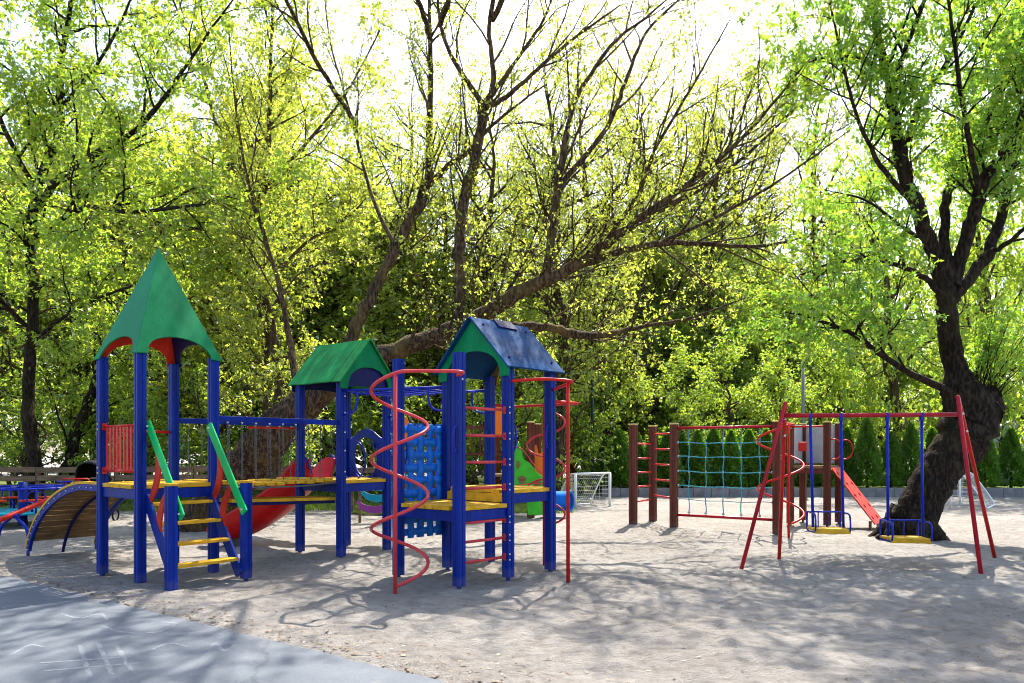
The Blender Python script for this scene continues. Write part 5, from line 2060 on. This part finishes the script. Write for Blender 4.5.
for i, (P, rr) in enumerate(limbs):
    if i <= 6:
        continue
    if i == 7:      # knob of upright shoots
        for k in range(46):
            p = W(984 + t.r.uniform(-14, 14), 398 + t.r.uniform(-8, 10), 13.45 + t.r.uniform(-.3, .3))
            dd = np.array([t.r.normal(0.22, 0.32), t.r.normal(0, 0.3), 1.0])
            dd /= np.linalg.norm(dd)
            pts = [p]
            L_ = t.r.uniform(0.8, 2.1)
            for _ in range(6):
                dd = dd + t.r.normal(0, 0.07, 3)
                dd /= np.linalg.norm(dd)
                pts.append(pts[-1] + dd * L_ / 6)
            pts = np.array(pts)
            rad = np.linspace(0.012, 0.003, 7)
            t.tube(pts, rad, 4)
            t.sprout(pts, rad, 0, [dict(per=4, len=0.3, ang=35, rise=0.1, start=0.3, rad=0.004, seg=3, leaves=5, size=0.075, spread=0.04)])
        continue
    t.sprout(P, rr, 0, wil)
n_wil = t.build(wt, M['bark_dark'], M['leaf_willow'], 0.42, 0.5, 4)

# --- dark forked tree at the left edge
dk = thing('old_broadleaf_tree', (-13.2, 20, 0), 'dark forked tree behind the fence near the left edge, limbs reaching right', 'tree')
t = Tree(9)
PX0 = PX


def PX(*rows):
    return PX0(*[(a, b, y, r * 0.78) for a, b, y, r in rows])


limbs = []
limbs.append(t.limb(*PX((36, 515, 20, .36), (36, 470, 20, .30), (28, 400, 20, .26), (34, 320, 20, .23), (30, 240, 19.8, .21), (40, 180, 19.6, .19), (58, 130, 19.4, .16), (62, 60, 19.2, .12), (75, -30, 19, .07), (80, -150, 19, .02))))
limbs.append(t.limb(*PX((32, 215, 19.7, .17), (66, 172, 19, .15), (107, 148, 18.3, .13), (135, 131, 17.8, .10), (164, 98, 17.2, .075), (200, 45, 16.6, .05), (240, -10, 16, .02))))
limbs.append(t.limb(*PX((30, 240, 19.8, .12), (82, 209, 18.8, .10), (130, 212, 17.9, .085), (197, 205, 16.9, .06), (250, 190, 16, .02))))
limbs.append(t.limb(*PX((36, 190, 19.6, .12), (5, 130, 19.0, .1), (-20, 60, 18.5, .07), (-40, -40, 18, .03))))
limbs.append(t.limb(*PX((60, 110, 19.3, .09), (100, 60, 19.4, .07), (130, 0, 19.6, .05), (150, -80, 19.8, .02))))
limbs.append(t.limb(*PX((30, 330, 20, .10), (-10, 290, 19.2, .08), (-60, 250, 18.4, .05), (-110, 230, 17.6, .02))))
limbs.append(t.limb(*PX((33, 340, 20, .09), (75, 310, 19.2, .07), (120, 290, 18.4, .05), (165, 280, 17.7, .02))))
PX = PX0
den = [dict(per=2.0, len=2.9, ang=50, rise=0.08, start=0.12, rad=0.04, seg=6, wob=0.16, trop=0.0, leaves=2, size=0.12, spread=0.08),
       dict(per=3.4, len=1.3, ang=48, rise=0.0, start=0.1, rad=0.011, seg=4, wob=0.18, trop=-0.02, leaves=7, size=0.125, spread=0.12, leafy=True),
       dict(per=4.2, len=0.6, ang=46, rise=0.0, start=0.1, rad=0.005, seg=3, wob=0.2, trop=-0.03, leaves=5.5, size=0.125, spread=0.12)]
for i, (P, rr) in enumerate(limbs):
    c = [dict(q) for q in den]
    if i == 0:
        c[0]['start'] = 0.3
    t.sprout(P, rr, 0, c)
n_dk = t.build(dk, M['bark_dark'], M['leaf_fresh'])

# --- twin stemmed tree behind the chain bridge
tw = thing('twin_stemmed_tree', (-6.1, 18.2, 0), 'slim twin stemmed tree rising behind the chain bridge', 'tree')
t = Tree(13)
limbs = []
limbs.append(t.limb(*PX((274, 525, 18.2, .17), (275, 480, 18.2, .15), (278, 390, 18.2, .135), (272, 330, 18.2, .125), (262, 285, 18.2, .12), (250, 229, 18.1, .10), (262, 197, 18, .09), (268, 164, 17.9, .085), (270, 82, 17.8, .06), (272, 0, 17.6, .04), (270, -80, 17.5, .015))))
limbs.append(t.limb(*PX((270, 500, 18.3, .12), (266, 440, 18.4, .11), (265, 380, 18.5, .10), (270, 320, 18.6, .09), (258, 260, 18.7, .085), (240, 190, 18.8, .075), (225, 139, 18.9, .065), (213, 115, 19, .06), (197, 53, 19.2, .04), (170, -10, 19.4, .03), (160, -90, 19.5, .012))))
limbs.append(t.limb(*PX((268, 185, 18, .06), (300, 150, 17.5, .05), (345, 95, 17, .035), (380, 30, 16.6, .02))))
limbs.append(t.limb(*PX((262, 285, 18.2, .06), (310, 240, 18.6, .05), (350, 215, 19, .035), (390, 170, 19.3, .015))))
limbs.append(t.limb(*PX((255, 260, 18.5, .06), (215, 235, 18, .045), (170, 225, 17.5, .03), (130, 235, 17, .012))))
twc = [dict(per=2.8, len=2.2, ang=50, rise=0.12, start=0.10, rad=0.028, seg=6, wob=0.16, trop=0.02, leaves=2, size=0.10, spread=0.06),
       dict(per=3.8, len=1.05, ang=46, rise=0.04, start=0.1, rad=0.009, seg=4, wob=0.18, trop=0.0, leaves=6, size=0.10, spread=0.07, leafy=True),
       dict(per=4.6, len=0.45, ang=46, rise=0.0, start=0.1, rad=0.0045, seg=3, wob=0.2, trop=-0.02, leaves=4.5, size=0.10, spread=0.07)]
for P, rr in limbs:
    t.sprout(P, rr, 0, twc)
n_tw = t.build(tw, M['bark_mid'], M['leaf_young'])


# --- woodland trees: a few kinds, each grown once and copied
def woodland(seed, h, r0, spread, leaf_n, size, bark_m, leaf_m, first, label, loc, name='broadleaf_tree', lean=0.0, tw=1.0):
    rt = thing(name, loc, label, 'tree', 'trees behind the playground')
    t = Tree(seed)
    rr_ = np.random.default_rng(seed + 100)
    b = np.array(loc, float)
    k = 9
    p, rad = [], []
    x = y = 0.0
    for i in range(k):
        f = i / (k - 1)
        p.append(b + V3(x, y, h * f * 0.92 - (0.15 if i == 0 else 0)))
        rad.append(r0 * (1 - f) ** 0.8 + 0.02)
        x += rr_.normal(lean * h / k, 0.22)
        y += rr_.normal(0, 0.22)
    P, rr2 = t.limb(p, rad)
    cf = [dict(per=2.9, len=spread, ang=60, rise=0.2, start=first, rad=0.06, seg=6, wob=0.16, trop=0.04, leaves=2, size=size, spread=0.1),
          dict(per=3.0, len=spread * 0.48, ang=50, rise=0.05, start=0.12, rad=0.016 * tw, seg=4, wob=0.18, trop=0.0, leaves=leaf_n, size=size, spread=0.16, leafy=True),
          dict(per=3.8, len=spread * 0.22, ang=46, rise=0.0, start=0.1, rad=0.006 * tw, seg=3, wob=0.2, trop=-0.02, leaves=leaf_n * 0.8, size=size, spread=0.16)]
    t.sprout(P, rr2, 0, cf)
    n = t.build(rt, bark_m, leaf_m, tuft=4)
    return rt, n


def tree_copy(src, loc, rz, sc, label, group=None):
    r = src.copy()
    COL.objects.link(r)
    r.location = loc
    r.rotation_euler = (0, 0, rz)
    r.scale = (sc[0], sc[0], sc[1])
    r['label'] = label
    if group:
        r['group'] = group
    for ch in list(src.children):
        c = ch.copy()
        COL.objects.link(c)
        c.parent = r
    return r


kinds = []
kinds.append(woodland(31, 13, .20, 3.6, 5.0, .15, M['bark_mid'], M['leaf_young'], .12, 'tall airy yellow green tree behind the pyramid roof', (-9.6, 23.5, 0)))
kinds.append(woodland(32, 10, .17, 3.4, 4.2, .15, M['bark_mid'], M['leaf_fresh'], .08, 'full bright green tree filling the gap left of the pyramid roof', (-16.0, 24.0, 0)))
kinds.append(woodland(33, 7.0, .12, 3.0, 7, .135, M['bark_mid'], M['leaf_fresh'], .03, 'low yellow green tree spreading behind the blue roofed tower', (0.4, 27.0, 0)))
kinds.append(woodland(34, 8.5, .16, 3.1, 6.5, .145, M['bark_mid'], M['leaf_fresh'], .06, 'fresh green tree right of the leaning trunk, behind the thujas', (16.5, 37.0, 0.2)))
kinds.append(woodland(35, 3.2, .05, 1.7, 9, .115, M['bark_mid'], M['leaf_fresh'], .0, 'leafy bush behind the fence at the left edge', (-15.0, 21.6, 0), 'bush'))
kinds.append(woodland(36, 15, .20, 4.0, 2.6, .125, M['bark_lean'], M['leaf_young'], .15, 'tall bare twigged tree with few leaves behind the chain bridge', (-3.2, 30.0, 0), tw=2.0))
K0, K1, K2, K3, K4, K5 = [k[0] for k in kinds]
G = 'trees behind the playground'
spots = [
    (K0, -4.6, 22.5, 0.95, 0.9, 'yellow green tree behind the green plank roof'),
    (K0, -14.0, 27, 1.1, 1.25, 'tall pale green tree over the left fence, far back'),
    (K0, -20.5, 27, 1.1, 1.2, 'tall tree at the far left edge behind the dark forked tree'),
    (K0, -7.5, 31, 1.1, 1.2, 'tall hazy tree behind the slim twin stems'),
    (K1, -12.5, 30, 1.2, 1.3, 'broad green tree far behind the pyramid roof'),
    (K1, -21.0, 21.5, 0.9, 1.0, 'green tree cut by the left edge of the photo'),
    (K1, -7.6, 26.2, 0.85, 0.72, 'low full green tree behind the chain bridge'),
    (K2, -2.4, 25.0, 1.0, 0.95, 'pale green tree between the two gabled roofs'),
    (K2, 3.6, 31.0, 1.2, 1.1, 'yellow green tree behind the dark green pole'),
    (K2, 6.6, 36.5, 1.3, 1.25, 'yellow green tree behind the rope net'),
    (K2, -0.6, 34.0, 1.4, 1.35, 'yellow green tree far behind the blue roof'),
    (K2, 10.2, 33.0, 1.1, 0.95, 'low pale tree behind the swing frame crossbar'),
    (K3, 11.6, 38.0, 1.2, 1.15, 'green tree behind the left swing'),
    (K3, 15.0, 40.0, 1.3, 1.3, 'green tree behind the right swing'),
    (K3, 20.4, 36.0, 1.2, 1.25, 'bright green tree at the right edge of the photo'),
    (K3, 17.8, 45.0, 1.4, 1.55, 'tall green tree far behind the leaning trunk'),
    (K3, 25.5, 40.0, 1.3, 1.5, 'green tree beyond the right edge of the thuja row'),
    (K0, 3.6, 44.0, 1.2, 0.80, 'grey green tree far behind the small goal'),
    (K0, 12.5, 50.0, 1.2, 0.85, 'far tree in front of the grey apartment block'),
    (K0, -3.6, 42.0, 1.3, 1.0, 'far tree between the green plank roof and the blue roof'),
    (K1, -19.0, 36.0, 1.4, 1.3, 'far tall tree at the upper left'),
    (K1, -1.5, 52.0, 1.5, 1.2, 'far green tree over the blue roof ridge'),
    (K1, 22.0, 56.0, 1.5, 1.3, 'far tree right of the brick block'),
    (K1, 8.5, 58.0, 1.5, 1.15, 'far green tree left of the grey apartment block'),
]
for i, (k, x, y, s1, s2, lab) in enumerate(spots):
    if x > 3 and 29.9 < y < 38:
        x, y = x * 1.3, y + 13
        s1, s2 = s1 * 1.3, s2 * 1.3
    elif x < 0 and 22.3 < y < 32:
        x, y = x * 1.2, y + 6
        s1 = s1 * 1.2
    tree_copy(k, (x, y, 0), i * 2.399, (s1, s2), lab, G)
for i in range(17):
    a_ = -38 + 5.1 * i
    yy = 62 + 6 * math.sin(i * 2.3)
    xx = a_ * 1.15
    k = (K2, K3, K2)[i % 3]
    tree_copy(k, (xx, yy, 0), i * 1.9, (1.5 if k is not K2 else 2.0, (1.05, 1.25, 1.5)[i % 3]), 'tree of the dense far row that closes the view behind the playground', 'far row of trees')
more = [
    (K5, 12.6, 51.0, 1.6, 1.9, 'slender bare twigged tree behind the left half of the rope net'),
    (K5, 17.2, 52.0, 1.6, 2.0, 'slender bare twigged tree behind the grey panel platform'),
    (K5, 22.0, 51.5, 1.6, 2.0, 'slender bare twigged tree left of the leaning trunk'),
    (K5, 8.0, 50.0, 1.6, 1.9, 'slender bare twigged tree behind the left end of the thuja row'),
    (K5, -4.4, 25.0, 0.95, 1.2, 'slender bare twigged tree behind the green plank roof'),
    (K2, 4.0, 29.3, 0.85, 0.80, 'small sunlit tree just behind the first thujas by the dark green pole'),
    (K2, 6.4, 29.0, 0.8, 0.76, 'small sunlit tree just behind the thujas seen through the ladders'),
    (K2, 8.6, 29.5, 0.85, 0.82, 'small sunlit tree just behind the thujas seen through the rope net'),
    (K2, 10.9, 29.2, 0.8, 0.74, 'small sunlit tree just behind the thujas seen past the red spiral'),
    (K2, 13.0, 29.5, 0.85, 0.80, 'small sunlit tree just behind the thujas seen between the swings'),
    (K5, -1.3, 23.5, 0.95, 1.15, 'slender bare twigged tree right behind the upright stems of the leaning tree'),
    (K5, 1.5, 25.5, 0.95, 1.15, 'slender bare twigged tree behind the wooden play set'),
    (K5, 3.7, 29.5, 1.1, 1.2, 'slender bare twigged tree beside the dark green pole'),
    (K5, 6.6, 31.0, 1.1, 1.2, 'slender bare twigged tree behind the red ladders of the climbing frame'),
    (K5, 9.6, 33.0, 1.1, 1.25, 'slender bare twigged tree behind the red spiral of the climbing frame'),
    (K3, 15.0, 28.5, 1.1, 1.75, 'tall fresh green tree behind the right swing hanger'),
    (K3, 18.4, 28.5, 1.1, 1.8, 'tall fresh green tree seen through the fork of the leaning trunk'),
    (K3, 21.8, 29.5, 1.1, 1.8, 'tall fresh green tree behind the last two thujas'),
    (K3, 25.0, 29.5, 1.2, 1.8, 'tall fresh green tree past the right edge of the low wall'),
    (K0, -20.0, 30.0, 1.3, 1.4, 'pale tree whose crown fills the sky above the far left fence'),
    (K0, -12.8, 37.0, 1.3, 1.75, 'very tall pale tree far behind the dark forked trunk, left of the pyramid peak'),
    (K5, -14.5, 25.0, 1.1, 1.15, 'bare twigged tree close behind the dark forked trunk'),
    (K5, -8.0, 24.5, 1.0, 1.1, 'bare twigged tree close behind the pyramid roof'),
    (K5, -0.9, 33.0, 1.1, 1.1, 'tall bare twigged tree behind the upright stems of the leaning tree'),
    (K5, 2.2, 36.0, 1.2, 1.15, 'tall bare twigged tree behind the blue roof, right of the upright stems'),
    (K5, 0.6, 45.0, 1.3, 1.5, 'taller bare twigged tree far behind the blue roof'),
    (K5, 5.0, 43.0, 1.3, 1.05, 'bare twigged tree far behind the green pole'),
    (K5, 9.2, 47.0, 1.4, 1.25, 'bare twigged tree in front of the grey apartment block'),
    (K5, 14.0, 50.0, 1.5, 1.45, 'bare twigged tree right of the grey apartment block'),
    (K5, -6.0, 36.0, 1.2, 1.25, 'tall bare twigged tree far behind the green plank roof'),
    (K5, -11.5, 33.0, 1.2, 1.3, 'tall bare twigged tree far behind the pyramid roof'),
    (K5, -17.5, 29.0, 1.2, 1.3, 'tall bare twigged tree at the far upper left'),
    (K0, -15.0, 29.0, 1.2, 1.1, 'tall pale tree whose top fills the upper left corner'),
    (K0, -8.4, 28.0, 1.1, 1.1, 'tall pale tree rising straight behind the pyramid peak'),
    (K0, -4.4, 27.0, 1.0, 1.0, 'tall pale tree behind the twin stems, right of the pyramid roof'),
    (K0, -18.0, 24.0, 1.0, 1.1, 'tall pale tree left of the dark forked trunk'),
    (K2, 9.0, 36.5, 1.1, 1.1, 'yellow green tree behind the red spiral of the rope net frame'),
    (K2, 6.4, 45.0, 1.6, 1.7, 'yellow green tree between the green pole and the grey pole'),
    (K2, 12.0, 41.0, 1.5, 1.6, 'yellow green tree behind the left swing hanger'),
    (K3, 15.4, 44.0, 1.5, 1.6, 'broad green tree between swing frame and leaning trunk, far back'),
    (K0, 8.6, 42.0, 1.1, 1.12, 'airy tree before the left half of the grey apartment block'),
    (K0, 11.8, 46.0, 1.1, 1.2, 'airy tree before the right half of the grey apartment block'),
    (K0, -11.0, 25.5, 1.0, 1.05, 'tall yellow green tree filling the sky left of the pyramid peak'),
    (K0, -6.6, 24.8, 1.0, 1.0, 'tall yellow green tree filling the sky right of the pyramid peak'),
    (K0, -9.0, 34.0, 1.3, 1.25, 'tall tree far behind the pyramid peak'),
    (K0, -16.8, 32.0, 1.3, 1.2, 'tall tree far behind the dark forked trunk'),
    (K1, -10.2, 22.6, 0.8, 0.62, 'low rounded tree just behind the fence by the pyramid tower'),
    (K1, -13.6, 25.2, 0.9, 0.75, 'low rounded tree behind the dark forked trunk'),
    (K1, -4.6, 28.5, 1.0, 0.85, 'rounded tree behind the chain bridge, farther back'),
    (K2, 1.6, 37.0, 1.4, 1.3, 'yellow green tree behind the small white goal'),
    (K2, 5.2, 33.0, 1.0, 0.85, 'small yellow green tree behind the red ladders'),
    (K2, 8.0, 30.2, 0.9, 0.8, 'small yellow green tree behind the right half of the rope net'),
    (K2, 13.2, 32.0, 1.0, 0.9, 'yellow green tree behind the tall right thujas'),
    (K3, 18.6, 32.5, 0.95, 0.9, 'fresh green tree behind the last thujas on the right'),
    (K3, 23.0, 31.5, 1.0, 1.1, 'fresh green tree past the right end of the thujas'),
    (K3, 9.6, 42.0, 1.3, 1.2, 'green tree behind the grey panel platform'),
    (K3, 13.2, 36.0, 1.1, 1.35, 'taller green tree left of the leaning trunk'),
    (K3, 21.5, 45.0, 1.5, 1.9, 'tall green tree behind the crown of the leaning trunk'),
    (K3, 28.0, 44.0, 1.5, 1.9, 'tall green tree at the far right'),
    (K3, 16.6, 34.5, 1.0, 1.5, 'green tree right behind the leaning trunk'),
]
for i, (k, x, y, s1, s2, lab) in enumerate(more):
    if x > 3 and 29.9 < y < 38:
        x, y = x * 1.3, y + 13
        s1, s2 = s1 * 1.3, s2 * 1.3
    elif x < 0 and 22.3 < y < 32:
        x, y = x * 1.2, y + 6
        s1 = s1 * 1.2
    tree_copy(k, (x, y, 0), i * 1.13 + 0.7, (s1, s2), lab, G)
bushes = [(-11.6, 21.2, 1.0, 1.0, 'bush behind the fence under the dark forked tree'), (-8.8, 21.0, 1.1, 1.1, 'bush behind the fence left of the pyramid tower'),
          (-6.2, 21.6, 1.0, .9, 'bush behind the fence under the chain bridge'), (-3.6, 21.8, 1.1, 1.0, 'bush behind the red slide'),
          (-1.4, 22.6, 1.1, 1.1, 'bush behind the woven blue climbing wall'), (1.0, 23.5, 1.1, 1.0, 'bush behind the wooden play set'),
          (2.6, 27.5, 1.2, 1.2, 'bush beside the foot of the dark green pole'), (-18.5, 22.0, 1.2, 1.1, 'bush at the left edge, beyond the fence end'),
          (-13.4, 23.4, 1.3, 1.5, 'taller bush behind the dark forked trunk'), (-5.0, 24.4, 1.3, 1.5, 'taller bush behind the plank roof tower'),
          (-0.2, 28.5, 1.4, 1.6, 'taller bush behind the ladder of the blue roofed tower')]
for i, (x, y, s1, s2, lab) in enumerate(bushes):
    tree_copy(K4, (x, y, 0), i * 1.7 + 0.5, (s1, s2), lab, 'bushes behind the playground')
K4['group'] = 'bushes behind the playground'
for o in [o for o in SC.objects if o.name.startswith('bush')]:
    o['category'] = 'bush'

# --- labels of the woodland trees: look, row, and what stands before each
MARKS = [(20, 'the left fence end'), (60, 'the merry-go-round'), (100, 'the plank ramp'), (150, 'the pyramid roof'), (215, 'the stairs'), (250, 'the left chains'),
         (290, 'the right chains'), (345, 'the green plank roof'), (400, 'the crawl hole panel'), (450, 'the woven blue wall'), (505, 'the blue roof'),
         (560, 'the tall red pole'), (612, 'the small goal'), (640, 'the red ladders'), (690, 'the left rope net'), (740, 'the right rope net'),
         (790, 'the red spiral'), (835, 'the grey panel platform'), (880, 'the small red ramp'), (930, 'the right swing'), (985, 'the leaning trunk'), (1030, 'the rightmost thujas'), (9999, 'the right wall end')]
LOOK = {'K0': 'airy yellowish tree', 'K1': 'full green tree', 'K2': 'low spreading green tree', 'K3': 'round green tree', 'K5': 'bare twigged tree'}
MESH_LOOK = {}
for k_, o_ in (('K0', K0), ('K1', K1), ('K2', K2), ('K3', K3), ('K5', K5)):
    for c_ in o_.children:
        if c_.name.startswith('crown'):
            MESH_LOOK[c_.data.name] = LOOK[k_]
found = {}
for o_ in [o for o in SC.objects if o.parent is None and o.get('group') == G]:
    cr = [c for c in o_.children if c.data.name in MESH_LOOK]
    if not cr:
        continue
    px_ = 512 + F_PX * o_.location.x / o_.location.y
    y_ = o_.location.y
    row = 'nearest row' if y_ < 28 else 'second row' if y_ < 33 else 'third row' if y_ < 40 else 'fourth row' if y_ < 48 else 'farthest row'
    mk = [m_ for lim, m_ in MARKS if px_ < lim][0]
    found.setdefault('%s, %s behind %s' % (MESH_LOOK[cr[0].data.name], row, mk), []).append((px_, o_))
for lab, lst in found.items():
    lst.sort(key=lambda q: q[0])
    for i, (px_, o_) in enumerate(lst):
        o_['label'] = lab if len(lst) == 1 else lab + (', left one' if i == 0 else ', right one' if i == len(lst) - 1 else ', middle one')

# --- bare-ish trees before the brick block
bt = thing('bare_tree', (13.4, 46.0, 0), 'nearly bare dark tree before the orange brick block', 'tree')
t = Tree(44)
limbs = []
limbs.append(t.limb(*PX((718, 480, 46, .5), (716, 430, 46, .42), (720, 370, 46, .36), (726, 310, 46, .30), (722, 250, 46, .2), (728, 190, 46, .1), (730, 140, 46, .03))))
limbs.append(t.limb(*PX((716, 400, 46, .25), (704, 360, 45.5, .2), (700, 325, 45, .15), (680, 270, 44.5, .08), (672, 220, 44, .03))))
limbs.append(t.limb(*PX((720, 340, 46, .2), (745, 300, 45.6, .14), (760, 250, 45.2, .08), (775, 200, 45, .03))))
for P, rr in limbs:
    t.sprout(P, rr, 0, [dict(per=0.9, len=3.0, ang=45, rise=0.3, start=0.3, rad=0.07, seg=6, wob=0.15, trop=0.04, leaves=2, size=.16, spread=.1),
                        dict(per=1.2, len=1.4, ang=45, rise=0.2, start=0.1, rad=0.03, seg=4, wob=0.15, trop=0.03, leaves=4, size=.16, spread=.15, leafy=True),
                        dict(per=1.6, len=0.7, ang=45, rise=0.1, start=0.1, rad=0.015, seg=3, wob=0.15, trop=0.03, leaves=3, size=.16, spread=.15)])
t.build(bt, M['bark_mid'], M['leaf_young'])

# --- leaning stem behind the fence
ls = thing('leaning_stem_tree', (-13.4, 22.5, 0), 'leaning dark trunk behind the fence, left of the pyramid tower', 'tree')
t = Tree(45)
limbs = [t.limb(*PX((60, 500, 22, .30), (66, 475, 22, .26), (80, 425, 22, .2), (98, 375, 22, .16), (125, 320, 22, .12), (150, 260, 22, .07), (170, 200, 22, .02)))]
for P, rr in limbs:
    t.sprout(P, rr, 0, [dict(q) for q in den])
t.build(ls, M['bark_dark'], M['leaf_fresh'])


# --- thujas
def thuja(loc, label):
    rt = thing('thuja', loc, label, 'thuja', 'thujas in the row behind the low wall')
    b = np.array(loc, float)
    r = np.random.default_rng(77)
    k = 9000
    f = r.beta(1.1, 1.35, k)
    h = 2.6
    rad = 0.50 * (np.clip(1 - f, 0, 1) ** 0.72) * np.clip(f * 9 + 0.55, 0, 1)
    th = r.uniform(0, 2 * PI, k)
    rad = rad * (1 + 0.13 * np.sin(5 * th + f * 17) + 0.08 * np.sin(11 * th - f * 31)) * r.uniform(0.72, 1.04, k)
    P = np.stack([rad * np.cos(th), rad * np.sin(th), 0.06 + f * h], 1)
    d = np.stack([np.cos(th) * 0.45, np.sin(th) * 0.45, np.ones(k)], 1) + r.normal(0, 0.3, (k, 3))
    d /= np.linalg.norm(d, axis=1)[:, None]
    nn = np.stack([-np.sin(th), np.cos(th), np.zeros(k)], 1) + r.normal(0, 0.5, (k, 3))
    sd_ = np.cross(d, nn)
    sd_ /= np.linalg.norm(sd_, axis=1)[:, None]
    S = r.uniform(0.06, 0.13, k)
    vv = np.zeros((k, 4, 3))
    vv[:, 0] = P
    vv[:, 1] = P + d * (S * .5)[:, None] + sd_ * (S * .28)[:, None]
    vv[:, 2] = P + d * S[:, None]
    vv[:, 3] = P + d * (S * .5)[:, None] - sd_ * (S * .28)[:, None]
    me = mesh_np('crown', vv.reshape(-1, 3), np.arange(4 * k), np.full(k, 4))
    me.materials.append(M['needle'])
    c = bpy.data.objects.new('crown', me)
    COL.objects.link(c)
    c.parent = rt
    m = MB()
    m.tube([b + Z * -0.1, b + Z * 1.6], np.array([0.05, 0.015]), 7)
    m.build('trunk', M['bark_dark'], rt)
    return rt


th_px = [(607, 436, 26.9), (619, 430, 26.6), (637, 433, 26.9), (654, 432, 26.6), (668, 429, 26.5), (682, 434, 26.9), (698, 431, 26.5), (714, 428, 26.7), (731, 430, 26.4), (749, 430, 26.6), (766, 429, 26.5),
         (783, 431, 26.8), (846, 428, 26.9), (867, 419, 26.4), (891, 432, 26.6), (911, 423, 26.4), (932, 428, 26.7), (958, 436, 26.8), (985, 424, 26.2), (1011, 429, 26.4), (806, 432, 26.7), (826, 427, 26.6), (1038, 425, 26.3)]
th_px.sort()
ordn = ['first', 'second', 'third', 'fourth', 'fifth', 'sixth', 'seventh', 'eighth', 'ninth', 'tenth', 'eleventh', 'twelfth']
src = None
for i, (px, py, Y) in enumerate(th_px):
    n_ = len(th_px) - 1 - i
    if i < 12:
        lab = ordn[i] + ' thuja from the left in the clipped row behind the low wall'
    else:
        lab = ordn[n_] + ' thuja from the right in the clipped row behind the low wall'
    p = W(px, 452, Y)
    hgt = EYE + (HOR - py) / F_PX * Y - 0.27
    if src is None:
        src = thuja((p[0], Y, 0.27), lab)
        r = src
    else:
        r = tree_copy(src, (p[0], Y, 0.27), i * 1.3, (1, 1), lab)
    wdt_ = 1.12 + 0.12 * math.sin(i * 2.1)
    r.scale = (wdt_, wdt_, hgt / 2.68)


# --- far dark pines
def pine(loc, h, label):
    rt = thing('pine_tree', loc, label, 'pine tree', 'far pines')
    t = Tree(61)
    b = np.array(loc, float)
    P, rr = t.limb([b + V3(0, 0, h * f) + V3(0.2 * math.sin(f * 4), 0, 0) for f in np.linspace(0, 1, 7)], [0.35 * (1 - f) + 0.03 for f in np.linspace(0, 1, 7)])
    t.sprout(P, rr, 0, [dict(per=2.6, len=3.4, ang=75, rise=0.1, start=0.35, rad=0.07, seg=5, wob=0.12, trop=0.03, leaves=3, size=.3, spread=.2),
                        dict(per=2.2, len=1.1, ang=50, rise=0.15, start=0.25, rad=0.02, seg=3, wob=0.15, trop=0.03, leaves=8, size=.32, spread=.22)])
    t.build(rt, M['bark_mid'], M['needle_far'], 0.25, -0.2)
    return rt


pn = pine((4.0, 66, 0), 27, 'dark far pine showing above the leaning limb near the centre')
tree_copy(pn, (17.5, 64, 0), 1.1, (1.0, 1.15), 'dark far pine left of the right hand crown, before the grey block', 'far pines')
tree_copy(pn, (24.8, 72, 0), 2.6, (1.1, 1.25), 'tall far pine showing through the outer twigs of the right hand tree', 'far pines')
print('leaves', n_lean, n_wil, n_dk, n_tw, [k[1] for k in kinds])
